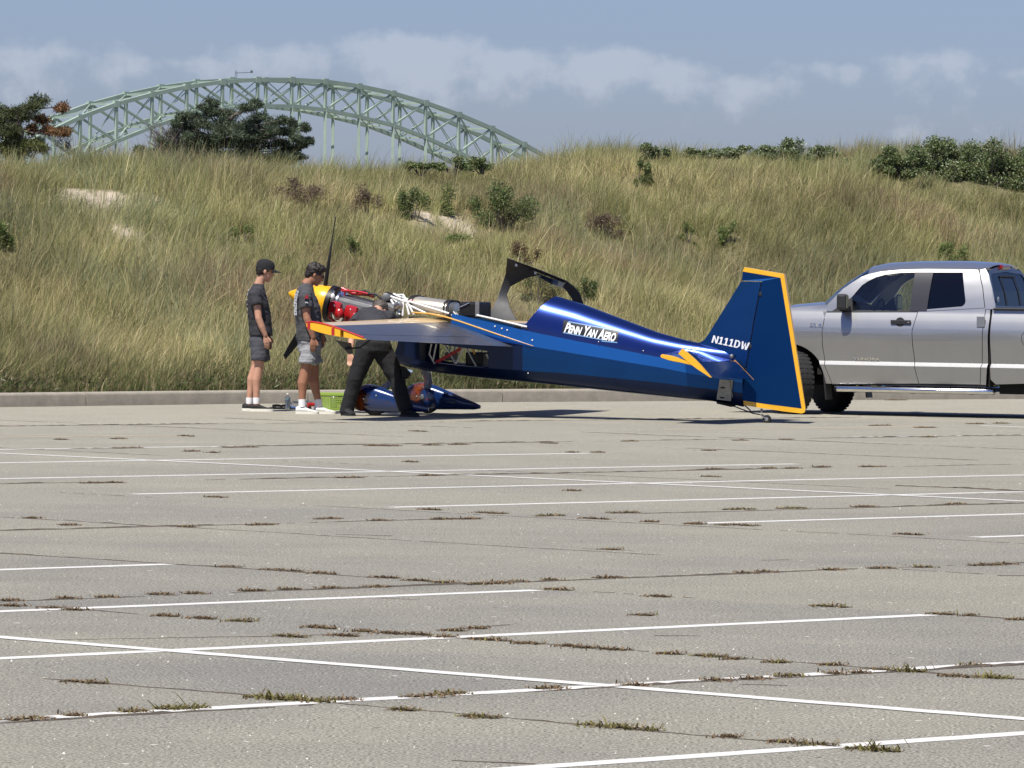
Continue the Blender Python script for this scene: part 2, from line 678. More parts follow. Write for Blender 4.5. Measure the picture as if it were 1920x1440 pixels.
# ---- weed tufts in the joints
M_WEED = leaf_mat('weed_blades', 0.2, 0.8)


def weed_mesh(name, length, green, seed):
    r = np.random.default_rng(seed)
    n = int(430 * length + 50)
    V, T, C = [], [], []
    ph = r.uniform(0, 6, 3)
    for i in range(n):
        x = r.uniform(-.5, .5) * length
        u_ = abs(x) / (length * .5)
        env = (1 - u_ ** 2.2) * (.75 + .25 * math.sin(x * 9 / length + ph[0])) + .12
        y = r.normal(0, .035) * (.4 + env)
        h = abs(r.normal(.0085, .0065)) * env * (1.7 if green > .6 else 1.0) + .003
        if r.random() < .03:
            h *= 1.9
        az = r.uniform(0, 2 * math.pi)
        ln = r.uniform(.3, 1.6) * h + .018
        w = r.uniform(.0025, .005)
        dx, dy = math.cos(az), math.sin(az)
        k = len(V)
        V += [(x - dy * w, y + dx * w, 0), (x + dy * w, y - dx * w, 0), (x + dx * ln * .5 - dy * w * .7, y + dy * ln * .5 + dx * w * .7, h * .8),
              (x + dx * ln * .5 + dy * w * .7, y + dy * ln * .5 - dx * w * .7, h * .8), (x + dx * ln, y + dy * ln, h * r.uniform(.5, 1.1))]
        T += [(k, k + 1, k + 3), (k, k + 3, k + 2), (k + 2, k + 3, k + 4)]
        u = r.random()
        c = np.array((.185, .165, .055)) if u < green else np.array((.200, .135, .078))
        if u > .90:
            c = np.array((.32, .24, .14))
        c = c * r.uniform(.5, 1.2)
        C += [c] * 5
    # matted dead base that holds the tuft together
    k0 = len(V)
    m_ = max(6, int(length * 18))
    for j in range(m_ + 1):
        x = (j / m_ - .5) * length
        wv = .022 * (1 - abs(2 * j / m_ - 1) ** 2.5) * r.uniform(.6, 1.3) + .003
        V += [(x, -wv, .0055), (x, wv, .0055)]
        C += [np.array((.115, .085, .052)) * r.uniform(.8, 1.2)] * 2
    for j in range(m_):
        q = k0 + 2 * j
        T += [(q, q + 2, q + 3), (q, q + 3, q + 1)]
    return np_mesh(name, np.array(V), np.zeros((0, 4), int), np.array(T), M_WEED, colors=np.array(C))


WEEDS = []
for (ox, oy, lst) in [
    (0, 960, [(860, 207, 60), (1060, 220, 150), (1210, 232, 100), (1445, 247, 90), (1565, 258, 80), (1670, 266, 100), (1830, 270, 180), (600, 310, 70),
              (950, 296, 90), (1090, 291, 70), (1240, 287, 80), (40, 333, 60), (250, 325, 60), (395, 320, 60), (730, 307, 60), (45, 353, 70), (280, 368, 70),
              (625, 391, 80), (760, 400, 90), (900, 410, 90, 1), (1200, 435, 130), (1405, 282, 90), (1090, 468, 120, 1), (1290, 465, 90), (1360, 449, 50),
              (1465, 456, 100), (1560, 460, 100), (1670, 470, 60), (1830, 480, 150), (1700, 446, 70), (1790, 438, 50), (320, 640, 150), (1020, 700, 180, 2),
              (1150, 708, 200, 2), (690, 738, 170, 2), (500, 750, 100, 1), (280, 765, 60), (100, 778, 170), (1290, 705, 80), (1600, 692, 170), (1690, 683, 120, 1),
              (1515, 744, 90, 1), (1800, 770, 130, 1), (200, 362, 30)]),
    (960, 960, [(140, 15, 110, 1), (310, 26, 100), (520, 38, 50), (690, 45, 60), (790, 50, 40), (870, 51, 90), (1490, 85, 90), (370, 142, 50), (20, 262, 60),
                (145, 256, 40), (365, 247, 100), (870, 230, 70), (950, 226, 70), (1200, 218, 60), (1385, 212, 80), (1540, 208, 60, 1), (1780, 200, 120),
                (1850, 196, 60), (170, 292, 100), (550, 318, 80), (1190, 355, 130, 1), (1610, 384, 80), (1717, 390, 20), (1895, 405, 60), (490, 388, 60),
                (60, 494, 90), (210, 504, 40), (275, 510, 70), (380, 517, 90), (590, 533, 80), (745, 542, 110, 1), (835, 553, 40), (990, 565, 70, 1),
                (1200, 575, 70), (1490, 598, 120, 2), (1370, 592, 60), (1730, 578, 80, 1), (1300, 604, 60), (1210, 607, 60), (1670, 617, 110), (1810, 623, 100, 2),
                (760, 633, 100), (900, 627, 90), (1035, 616, 120, 1), (135, 663, 100), (460, 651, 70), (400, 810, 290, 2), (810, 845, 60), (1020, 864, 100),
                (1145, 873, 130, 1), (1365, 893, 180, 2)]),
    (0, 700, [(230, 249, 40), (445, 246, 50), (480, 281, 110), (720, 293, 60), (800, 298, 30), (1410, 272, 80), (1470, 273, 60), (700, 236, 60), (1570, 218, 60),
              (1620, 270, 70), (1720, 268, 70), (1540, 333, 50), (1310, 392, 90), (1610, 384, 80), (350, 412, 80), (430, 411, 60), (810, 465, 70), (1230, 546, 100),
              (1420, 553, 60), (1615, 512, 70), (1840, 525, 110), (1660, 548, 100), (1760, 547, 80), (980, 569, 100), (700, 576, 60), (260, 570, 60), (120, 544, 40),
              (900, 278, 120)]),
    (960, 700, [(140, 263, 50), (440, 255, 60), (1030, 249, 40), (855, 252, 50), (320, 297, 40), (225, 297, 30), (735, 290, 40), (760, 360, 80), (960, 356, 40),
                (1050, 357, 60), (1160, 352, 80), (1350, 351, 90), (745, 388, 60), (228, 441, 50), (420, 524, 110), (850, 511, 120, 1),
                (1050, 507, 110, 1), (1320, 501, 90), (1660, 491, 80), (680, 566, 60), (1380, 196, 90), (1550, 204, 80),
                (1740, 190, 70), (1835, 188, 60, 1), (1560, 240, 60, 1), (1440, 101, 80)])]:
    for e in lst:
        WEEDS.append((ox + e[0] / 2, oy + e[1] / 2, e[2] / 2, e[3] if len(e) > 3 else 0))
WPROTO = {}
for gi, gr in enumerate((0.12, 0.55, 0.85)):
    for L_ in (0.2, 0.4, 0.7, 1.1):
        for v in range(3):
            WPROTO[(gi, L_, v)] = weed_mesh('weed_tuft', L_, gr, 100 + gi * 50 + int(L_ * 10) + v)
used = set()
W_COL = ('brown dried', 'olive-brown half-dry', 'green grassy')
W_SIZE = {0.2: 'tiny', 0.4: 'short', 0.7: 'long', 1.1: 'very long'}
for (px, py, w, gi) in WEEDS:
    g = gnd(px, py)
    length = w * g.y / F_PX / 0.70
    L_ = min((0.2, 0.4, 0.7, 1.1), key=lambda q: abs(math.log(q / length)))
    a, b = g.dot(EA), g.dot(EB)
    da = min(abs(a - q) for q in (15.92, 19.28, 22.74, 26.1, 29.4, 36.2, 42.9, 46.2))
    db = min(abs(b - q) for q in (16.58, 22.62, 28.78, 35.1, 41.8, 48.1))
    key = (gi, L_, random.randrange(3))
    src = WPROTO[key]
    o = src if key not in used else src.copy()
    if key in used:
        COL.objects.link(o)
    used.add(key)
    o.location = (g.x, g.y, 0.001)
    rz = KA if db < da else KA + math.pi / 2
    o.rotation_euler = (0, 0, rz + random.choice((0, math.pi)) + random.uniform(-.12, .12))
    s_ = length / L_
    o.scale = (s_, 1.0, 1.0)
    way = 'joint running with the short stall lines' if db < da else 'joint crossing the short stall lines'
    tag(o, '%s %s weed tuft in a pavement %s' % (W_SIZE[L_], W_COL[gi], way), 'weed', '%s %s weed tufts, %s' % (W_SIZE[L_], W_COL[gi], way))
for k_, o in list(WPROTO.items()):
    if k_ not in used:
        bpy.data.objects.remove(o, do_unlink=True)

# ---- scattered pale grit and pebbles
gv, gt, go = [], [], 0
rg = np.random.default_rng(5)
for i in range(1500):
    yy = 19 + 60 * rg.random() ** 1.6
    xx = rg.uniform(-1, 1) * (yy * .1 + 1.5)
    if yy > float(np.interp(xx, [-7, 8], [70, 85])):
        continue
    q = rg.uniform(.0014, .0042) * (1.8 if rg.random() < .06 else 1)
    rot = rg.uniform(0, 6.28)
    base_ = [(xx + q * math.cos(rot + k * 2.094) * rg.uniform(.8, 1.5), yy + q * math.sin(rot + k * 2.094), 0) for k in range(3)]
    gv += base_ + [(xx, yy, q * rg.uniform(.8, 1.6))]
    gt += [(go, go + 1, go + 3), (go + 1, go + 2, go + 3), (go + 2, go, go + 3)]
    go += 4
bits = np_mesh('gravel_bits', np.array(gv), np.zeros((0, 4), int), np.array(gt), mat('pale_shell_grit', (.62, .60, .54), .8))
tag(bits, 'tiny pale shell and gravel bits scattered over the parking lot', 'gravel', kind='stuff')

# ---- kerb
KP = [gnd(*p) for p in ((0, 763.5), (480, 757), (960, 754), (1640, 749.8), (1920, 748))]
d0 = (KP[1] - KP[0]).normalized()
d1 = (KP[-1] - KP[-2]).normalized()
KX = [KP[0] - d0 * 60] + KP + [KP[-1] + d1 * 60]
kx = np.array([p.x for p in KX])
ky = np.array([p.y for p in KX])


def Yk(x):
    return np.interp(x, kx, ky)


COSK = math.cos(math.radians(46.3))
kerb = empty('kerb')
tag(kerb, kind='structure')
KH = 0.165


def kerb_frame(x):
    e = 0.4
    a = Vector((x - e, float(Yk(x - e)), 0))
    b = Vector((x + e, float(Yk(x + e)), 0))
    t = (b - a).normalized()
    return Vector((x, float(Yk(x)), 0)), Vector((-t.y, t.x, 0))


def kx_of(px, py=757):
    return gnd(px, py).x


joints = [-34, -28, -22, -17, -12.6, -9.0, gnd(160, 762).x, -2.6, gnd(943, 754.4).x, 2.5, 5.0, 7.6, 10.2, 13, 17, 22, 28, 34]
for i in range(len(joints) - 1):
    x0, x1 = joints[i] + .006, joints[i + 1] - .006
    k = max(2, int((x1 - x0) / 0.25))
    rings = []
    for j in range(k + 1):
        c, nn = kerb_frame(lerp(x0, x1, j / k))
        jit = random.uniform(-.004, .004)
        prof = [(0.0, -.05), (0.012 + jit, KH - .035), (.02 + jit, KH - .012), (.042, KH + random.uniform(-.003, .002)), (.20, KH + .004), (.20, -.05)]
        rings.append([c + nn * u + Vector((0, 0, v)) for u, v in prof])
    MB().loft(rings).build('kerb_stone', M_CONC, kerb, smooth=50)

# ---- dune
RIDGE = [(-400, 300), (-150, 290), (0, 283), (130, 278), (280, 290), (420, 288), (560, 290), (700, 290), (850, 290), (960, 298), (1040, 292), (1100, 276), (1180, 258),
         (1300, 248), (1400, 244), (1500, 248), (1580, 258), (1660, 264), (1750, 268), (1920, 280), (2100, 290), (2400, 300)]
RB = 11.0
ra, rh = [], []
for px, py in RIDGE:
    d = ray(px, py)
    lo, hi = 60., 150.
    for _ in range(50):
        mid = (lo + hi) / 2
        if (mid - Yk(d.x * mid)) * COSK < RB:
            lo = mid
        else:
            hi = mid
    ra.append(d.x * lo * math.cos(KA) + lo * math.sin(KA))
    rh.append(CAM_H + d.z * lo - 0.42)


def dune_z(x, y):
    x = np.asarray(x, float)
    y = np.asarray(y, float)
    b = (y - Yk(x)) * COSK
    a = x * math.cos(KA) + y * math.sin(KA)
    hr = np.interp(a, ra, rh)
    s = np.clip((b - 0.5) / (RB - 0.5), 0, 1)
    S = 0.55 * s ** 0.95 + 0.45 * s * s * (3 - 2 * s)
    z = KH - 0.01 + (hr - KH) * S
    over = np.clip(b - RB, 0, None)
    z = z - np.clip(over * 0.05, 0, 1.4)
    nz = (fnoise(x, y, 2.8, 3) - .5) * 1.0 + (fnoise(x, y, 1.0, 9) - .5) * 0.40
    z = z + nz * np.clip((b - 0.6) / 3, 0, 1) * np.where(b > RB - 2.2, 0.45, 1.0)
    return z


def ray_dune(px, py):
    d = ray(px, py)
    Y = 68.0
    while Y < 125:
        x, z = d.x * Y, CAM_H + d.z * Y
        if (Y - Yk(x)) > 0 and z < dune_z(x, Y):
            return Vector((x, Y, float(dune_z(x, Y))))
        Y += 0.05
    Y = float(Yk(d.x * 95)) + RB / COSK
    return Vector((d.x * Y, Y, float(dune_z(d.x * Y, Y))))


SAND = []
for px, py, rx, ry in [(150, 364, .42, .40), (205, 368, .46, .42), (280, 372, .46, .30), (215, 432, .42, .36), (800, 404, .20, .42), (832, 418, .26, .36), (862, 434, .26, .26)]:
    p = ray_dune(px, py)
    SAND.append((p.x, p.y, rx, ry))


def sand_amt(x, y):
    v = np.zeros_like(x)
    for sx, sy, rx, ry in SAND:
        d = np.sqrt(((x - sx) / rx) ** 2 + ((y - sy) / (ry * 1.3)) ** 2) + (fnoise(x, y, .35, 21) - .5) * .8
        v = np.maximum(v, np.clip(1.25 - d, 0, 1))
    return v


M_DUNE = leaf_mat('dune_sand', 0.0, 0.95)
na, nb = 440, 150
xs = np.linspace(-34, 34, na)
bs = np.concatenate([np.linspace(0.19, 14, 110) / COSK, np.linspace(14.6, 130, nb - 110) / COSK])
X, B = np.meshgrid(xs, bs, indexing='ij')
Yg = Yk(X) + B
Z = dune_z(X, Yg)
sa = sand_amt(X, Yg)
b_ = B * COSK
pn = fnoise(X, Yg, 1.2, 5)[..., None]
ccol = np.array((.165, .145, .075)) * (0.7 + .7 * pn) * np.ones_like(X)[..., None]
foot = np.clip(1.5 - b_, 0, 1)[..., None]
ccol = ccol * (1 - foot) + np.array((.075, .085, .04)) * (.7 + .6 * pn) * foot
ccol = ccol * (1 - sa[..., None]) + np.array((.50, .425, .335)) * (.85 + .3 * pn) * sa[..., None]
idx = np.arange(na * nb).reshape(na, nb)
Q = np.stack([idx[:-1, :-1], idx[1:, :-1], idx[1:, 1:], idx[:-1, 1:]], -1).reshape(-1, 4)
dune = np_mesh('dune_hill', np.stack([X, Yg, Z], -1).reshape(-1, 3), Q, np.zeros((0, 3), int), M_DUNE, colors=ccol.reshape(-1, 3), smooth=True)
tag(dune, kind='structure')

# ---- shrubs
CLEAR = []
M_LEAF = leaf_mat('shrub_leaves', 0.22, 0.45)
M_BARK = mat('grey_bark', (.12, .10, .085), .9, var=.3, scale=12)
M_TWIG = mat('bare_twig', (.13, .115, .105), .9, var=.25, scale=20)


def leaf_cloud(lobes, n, size, cols, seed, up=0.3, aspect=2.0, shell=0.55):
    """lobes: list of (centre, (rx, ry, rz)); n leaves each; returns V,T,C"""
    r = np.random.default_rng(seed)
    V, T, C = [], [], []
    off = 0
    for c, rad in lobes:
        d = r.normal(0, 1, (n, 3))
        d /= np.linalg.norm(d, axis=1)[:, None]
        rr = shell + (1 - shell) * r.random(n) ** .6
        rr *= r.choice([.75, .9, 1.0, 1.12], n)
        p = np.asarray(c) + d * np.asarray(rad) * rr[:, None]
        a = r.normal(0, 1, (n, 3)) + np.array((.2, 0, up))
        a /= np.linalg.norm(a, axis=1)[:, None]
        b = np.cross(a, r.normal(0, 1, (n, 3)))
        b /= np.linalg.norm(b, axis=1)[:, None]
        s = size * r.uniform(.6, 1.3, n)[:, None]
        v = np.stack([p, p + a * s * .5 + b * s / aspect / 2, p + a * s, p + a * s * .5 - b * s / aspect / 2], 1)
        V.append(v.reshape(-1, 3))
        k = off + np.arange(n)[:, None] * 4
        T.append(np.concatenate([k + np.array((0, 1, 2)), k + np.array((0, 2, 3))]))
        off += n * 4
        cc = np.asarray(cols)[r.integers(0, len(cols), n)] * r.uniform(.65, 1.3, n)[:, None]
        C.append(np.repeat(cc[:, None], 4, 1).reshape(-1, 3))
    return np.concatenate(V), np.concatenate(T), np.concatenate(C)


NOQ = np.zeros((0, 4), int)


def shrub(name, px, py, wpx, hpx, label, cols, seed, n=260, size=.05, nl=9, cat='shrub', group=None, Y=None, dens=.55, aspect=2.0, crest=None):
    base = ray_dune(px, py + hpx * .42)
    if crest is not None:
        d = ray(px, py + hpx * .5)
        yy = 85.0
        while (yy - float(Yk(d.x * yy))) * COSK < crest:
            yy += .05
        base = CAM + d * yy
        base.z -= .10
    s = base.y / F_PX
    CLEAR.append((base.x, base.y, wpx * s * .55))
    W, Hh = wpx * s, hpx * s
    r = random.Random(seed)
    root = empty(name, base)
    lobes = []
    for i in range(nl):
        u = r.uniform(-1.15, 1.15) if crest else r.uniform(-1, 1)
        v = r.uniform(-.25 if crest else .0, .88) * math.sqrt(max(.1, 1 - u * u * .8))
        c = (u * W * .42, r.uniform(-.3, .3) * W * .5, v * Hh)
        q = r.uniform(.16, .30)
        lobes.append((c, (q * 1.25 * max(W * .55, Hh * .6), q * W * .7, q * Hh * 1.15)))
    V, T, C = leaf_cloud(lobes, int(n * 1.8), size * (.78 if crest is None else .9), cols, seed, up=.9 if crest is None else .4, shell=dens * (.35 if crest is None else .7), aspect=max(aspect, 3.2 if crest is None else 2.0))
    np_mesh('foliage', V, NOQ, T, M_LEAF, root, C)
    mb = MB()
    for c, _ in lobes:
        mb.tube([(c[0] * .15, c[1] * .15, -.12), (c[0] * .55, c[1] * .5, c[2] * .5), c], [.012, .009, .004], 5)
    mb.build('stem', M_BARK, root)
    tag(root, label, cat, group)
    return root


GR_D = [(0.102, 0.145, 0.049), (0.138, 0.189, 0.065), (0.174, 0.217, 0.08), (0.08, 0.116, 0.043), (0.217, 0.217, 0.102)]
GR_M = [(0.142, 0.203, 0.054), (0.189, 0.25, 0.074), (0.108, 0.155, 0.047), (0.243, 0.243, 0.108)]
GR_B = [(0.109, 0.145, 0.065), (0.16, 0.203, 0.087), (0.377, 0.406, 0.275), (0.094, 0.123, 0.051), (0.138, 0.181, 0.065)]
BR = [(.15, .085, .055), (.10, .06, .04), (.18, .12, .075), (.08, .055, .035)]
TAN = [(.17, .125, .085), (.13, .095, .065), (.22, .165, .11)]
shrub('dune_shrub', 935, 392, 130, 95, 'dense dark green leafy shrub beside the bare sand patch on the dune', GR_D, 11, 330, .055, 12)
shrub('dune_shrub', 775, 378, 55, 80, 'narrow dark green weedy shrub just above the bare sand patch', GR_D, 12, 200, .05, 8)
shrub('dune_shrub', 838, 380, 26, 75, 'slender upright green weed rooted in the middle of the sand patch', GR_M, 13, 150, .05, 6)
shrub('dune_shrub', 870, 452, 90, 22, 'low bright green plant mat below the sand patch', GR_M, 14, 150, .045, 7)
shrub('dune_shrub', 1197, 330, 55, 50, 'small rounded dark green shrub high on the dune slope', GR_D, 15, 220, .05, 8)
shrub('dune_shrub', 8, 447, 46, 55, 'bright green broadleaf shrub on the slope below the pine', GR_M, 16, 260, .06, 8)
shrub('dune_shrub', 660, 468, 42, 30, 'small green plant on the slope behind the propeller blade', GR_M, 17, 140, .045, 6)
shrub('dune_shrub', 1365, 438, 48, 50, 'small green shrub on the slope above the aircraft fin', GR_M, 18, 150, .045, 7)
shrub('dune_shrub', 1290, 440, 50, 36, 'sparse olive plant among grass on the slope left of the fin'.replace(' left of the fin', ' above the rear fuselage'), GR_M, 19, 90, .045, 6)
shrub('dune_shrub', 1784, 474, 62, 52, 'fresh green shrub on the slope just above the truck roof', GR_M, 20, 230, .05, 9)
shrub('dune_shrub', 985, 478, 70, 66, 'reddish brown dried seed-head weed behind the open canopy', BR, 21, 130, .045, 9, dens=.2)
shrub('dune_shrub', 1005, 545, 90, 60, 'dark rusty weed clump seen through the open canopy', BR + GR_D, 22, 170, .045, 9, dens=.2)
shrub('dune_shrub', 1095, 545, 50, 60, 'dark green weed clump behind the rear bow of the canopy', GR_D, 23, 170, .05, 7)
shrub('dune_shrub', 1135, 428, 90, 40, 'matted tan-brown dead brush on the mid slope', TAN, 24, 150, .06, 9, aspect=5)
shrub('dune_shrub', 560, 362, 110, 50, 'matted brown dead grass mound on the upper slope', TAN, 25, 170, .07, 9, aspect=6)
shrub('dune_shrub', 270, 468, 90, 26, 'low dark green plant mat behind the two standing men', GR_D, 26, 140, .045, 7)
shrub('dune_shrub', 455, 440, 50, 50, 'sparse upright green weeds above the man in the cap', GR_M, 27, 90, .045, 7)
shrub('dune_shrub', 690, 385, 80, 60, 'brown dead brush on the slope beside the sand patch', TAN, 28, 140, .06, 8, aspect=5)
for i, (px, py, w, h) in enumerate([(1228, 268, 60, 34), (1310, 276, 70, 14), (1400, 272, 100, 18), (1455, 270, 80, 28), (1498, 262, 70, 54), (1550, 276, 90, 26), (1355, 275, 60, 12)]):
    shrub('ridge_bush', px, py, w, h, 'silvery green bayberry bush on the dune crest', GR_B, 60 + i, 260, .042, 9, crest=11.3, group='bayberry bushes along the dune crest')
for i, (px, py, w, h) in enumerate([(1690, 282, 100, 44), (1745, 282, 120, 62), (1800, 280, 130, 78), (1860, 284, 140, 80), (1920, 288, 140, 84), (1985, 292, 130, 84),
                                    (1900, 308, 150, 40), (1825, 296, 120, 40)]):
    shrub('crest_thicket', px, py, w, h, 'dark glossy-leaved bush of the thicket on the crest behind the truck', GR_B[:2] + GR_B[3:] + GR_D + GR_B[2:3], 80 + i, 420, .048, 14, crest=9.5 + (i % 3) * .5,
          group='thicket bushes on the crest behind the truck')
for i, (px, py, w, h) in enumerate([(850, 294, 70, 20), (905, 290, 80, 22), (790, 296, 60, 16)]):
    shrub('ridge_bush', px, py, w, h, 'small dark bush poking over the crest below the bridge', GR_D, 100 + i, 140, .045, 6, crest=11.2, group='small dark bushes on the crest below the bridge')

# ---- dune grass
M_GRASS = leaf_mat('dune_grass_blades', 0.32, 0.55)


PAL = dict(green=(.290, .295, .115), olive=(.345, .325, .142), straw=(.52, .445, .235), dark=(.13, .155, .052), brown=(.31, .225, .14), pale=(.62, .53, .31))


def blades(N0, xr, br, seed, kind, wmul=1.0):
    r = np.random.default_rng(seed)
    if kind == 'base':
        x, cb = r.uniform(*xr, N0), r.uniform(*br, N0)
        y = Yk(x) + cb / COSK
        ci = np.arange(N0)
        cx, cy = x, y
        lean_a, lean_l = r.uniform(0, 6.283, N0), np.abs(r.normal(0, .48, N0)) + .05
        hh = r.uniform(.16, .50, N0)
    elif kind == 'tuft':
        m = N0 // 26
        ux, ub = r.uniform(*xr, m), r.uniform(*br, m)
        uy = Yk(ux) + ub / COSK
        ci = np.repeat(np.arange(m), 26)
        n_ = len(ci)
        a_, q_ = r.uniform(0, 6.283, n_), np.abs(r.normal(0, .075, n_))
        x, y = ux[ci] + np.cos(a_) * q_, uy[ci] + np.sin(a_) * q_
        cb = (y - Yk(x)) * COSK
        cx, cy = ux[ci], uy[ci]
        lean_a = a_ + r.normal(0, .5, n_)
        lean_l = q_ * 5.5 * r.uniform(.4, 1.6, n_) + .05
        hh = (r.uniform(.34, .70, m)[ci]) * r.uniform(.45, 1.1, n_)
    else:
        x, cb = r.uniform(*xr, N0), r.uniform(*br, N0)
        y = Yk(x) + cb / COSK
        cx, cy, ci = x, y, np.arange(N0)
        lean_a, lean_l = r.uniform(0, 6.283, N0), np.abs(r.normal(0, .22, N0))
        hh = r.uniform(.5, .85, N0)
    N = len(x)
    sand = sand_amt(x, y)
    keep = (sand < r.random(N) * .9) & (y > Yk(x) + .32)
    keep &= ~((sand_amt(x, y + .8) > .35) & (hh > .3) & (r.random(N) < .75))
    big = fnoise(cx, cy, 2.4, 31)
    if kind == 'tuft':
        keep &= (r.random(len(np.unique(ci)))[ci] < np.clip((big - .28) * 2.6, .12, 1))
    x, y, cb, hh, lean_a, lean_l, cx, cy, ci = [q[keep] for q in (x, y, cb, hh, lean_a, lean_l, cx, cy, ci)]
    N = len(x)
    hmap = .62 + .75 * fnoise(cx, cy, 2.1, 8)
    h = hh * hmap * np.clip(.30 + cb / 2.2, .30, 1.0)
    for sx, sy, sr in CLEAR:
        q = (np.abs(x - sx) < sr) & (y < sy + .25) & (y > sy - 2.0)
        h[q] *= np.clip(.30 + .30 * (sy - y[q]), .3, 1)
    z = dune_z(x, y) - .012
    wind = -.16 + .62 * fnoise(x, y, 1.3, 66)
    lx, ly = np.cos(lean_a) * lean_l + wind, np.sin(lean_a) * lean_l - .02
    w = r.uniform(.0018, .0036, N) * wmul
    fa = r.normal(0, .7, N)
    px_, py_ = np.cos(fa) * w, np.sin(fa) * w
    ks = ((0, 1), (.42, 1.0)) if kind == 'base' else ((0, 1), (.38, 1.0), (.74, .72))
    nv = 2 * len(ks) + 1
    V = np.empty((N, nv, 3), np.float32)
    l2 = lx * lx + ly * ly
    for k, (t, wf) in enumerate(ks):
        bend = t ** 1.9
        cxk, cyk = x + lx * h * bend, y + ly * h * bend
        czk = z + h * (t - .26 * np.minimum(l2, 1.4) * t ** 2.2)
        V[:, 2 * k] = np.stack([cxk - px_ * wf, cyk - py_ * wf, czk], -1)
        V[:, 2 * k + 1] = np.stack([cxk + px_ * wf, cyk + py_ * wf, czk], -1)
    V[:, nv - 1] = np.stack([x + lx * h, y + ly * h, z + h * (1 - .30 * np.minimum(l2, 1.4))], -1)
    # colour of each blade: species patches, dead stems
    g = np.clip((fnoise(cx, cy, 2.9, 12) - .5) * 3.0 + .50, 0, 1)
    g = np.clip(g - .30 * np.clip((6 - cb) / 5, 0, 1), 0, 1)
    yel = np.clip((fnoise(cx, cy, 3.6, 91) - .45) * 3.2, 0, 1)
    brn = np.clip((fnoise(cx, cy, 1.9, 44) - .55) * 5.0, 0, 1)
    drk = np.clip((fnoise(cx, cy, 1.4, 57) - .58) * 5.0, 0, 1)
    u, u2 = r.random(N), r.random(N)
    if kind == 'tuft':
        tu = r.random(ci.max() + 1)[ci]
        u = .55 * tu + .45 * u
    col = np.where((u < .42 + .46 * g)[:, None], np.array(PAL['green']), np.array(PAL['straw']))
    col = np.where(((u2 < .45) & (u < .42 + .46 * g) | (u2 < yel * .35))[:, None], np.array(PAL['olive']), col)
    col = np.where((r.random(N) < .05 + .45 * drk)[:, None], np.array(PAL['dark']), col)
    col = np.where((r.random(N) < .04 + .60 * brn)[:, None], np.array(PAL['brown']), col)
    col = np.where((r.random(N) < (.45 if kind == 'stalk' else .035))[:, None], np.array(PAL['pale']), col)
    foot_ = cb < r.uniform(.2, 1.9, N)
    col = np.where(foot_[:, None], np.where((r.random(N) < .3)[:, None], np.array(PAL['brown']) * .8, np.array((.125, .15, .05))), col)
    tone = (.66 + .68 * fnoise(cx, cy, .8, 51)) * (.62 + .76 * fnoise(cx, cy, 3.2, 77)) * r.uniform(.8, 1.2, N)
    gg = np.clip((fnoise(cx, cy, 2.2, 101) - .52) * 4.5, 0, 1)
    col = np.where(((r.random(N) < gg * .6) & ~foot_)[:, None], np.array((.27, .285, .155)), col)
    cols = np.repeat((col * tone[:, None])[:, None, :], nv, 1)
    cols[:, :2] *= .85
    o = np.arange(N)[:, None] * nv
    Q = np.concatenate([o + np.array((2 * k, 2 * k + 1, 2 * k + 3, 2 * k + 2)) for k in range(len(ks) - 1)])
    T = o + np.array((nv - 3, nv - 2, nv - 1))
    return V.reshape(-1, 3), Q, T, cols.reshape(-1, 3)


MAINX = (-9.5, 10.5)
sets = [blades(400000, MAINX, (.3, 13.5), 1, 'base'), blades(110000, MAINX, (.8, 13.5), 2, 'tuft', 1.1), blades(2600, MAINX, (1.5, 9.2), 3, 'stalk', .9),
        blades(30000, (-30, -9.5), (.3, 13.5), 4, 'tuft', 2.0), blades(30000, (10.5, 30), (.3, 13.5), 5, 'tuft', 2.0),
        blades(26000, MAINX, (.25, 2.2), 6, 'base', 1.3)]
off = 0
VV, QQ, TT, CC = [], [], [], []
for V, Q, T, C in sets:
    VV.append(V)
    QQ.append(Q + off)
    TT.append(T + off)
    CC.append(C)
    off += len(V)
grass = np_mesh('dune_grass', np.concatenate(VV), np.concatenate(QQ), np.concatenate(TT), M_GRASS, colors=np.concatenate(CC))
tag(grass, 'tall olive and straw dune grass leaning in the wind over the dune', 'grass', kind='stuff')

# low plants along the kerb
fl, ft, fc, fo = [], [], [], 0
rr_ = np.random.default_rng(77)
nn_ = 2600
fx = rr_.uniform(-9.5, 10.5, nn_)
fb = np.abs(rr_.normal(0, .75, nn_)) + .3
fy = Yk(fx) + fb / COSK
lob = []
pick = fnoise(fx, fy, 1.3, 71) > .42
for x_, y_, z_ in zip(fx[pick], fy[pick], dune_z(fx[pick], fy[pick])):
    q = random.uniform(.05, .13)
    lob.append(((x_, y_, z_ + q * .5), (q * 1.5, q * 1.5, q)))
V, T, C = leaf_cloud(lob, 26, .075, [(.075, .10, .03), (.055, .075, .025), (.10, .085, .045), (.09, .12, .035), (.16, .12, .075)], 78, up=.8, aspect=5)
verge = np_mesh('verge_plants', V, NOQ, T, M_LEAF, None, C)
tag(verge, 'low dark green weeds and dead stems along the top of the kerb', 'weeds', kind='stuff')

# ---- crest trees
M_NEEDLE = leaf_mat('needles', 0.12, 0.6)


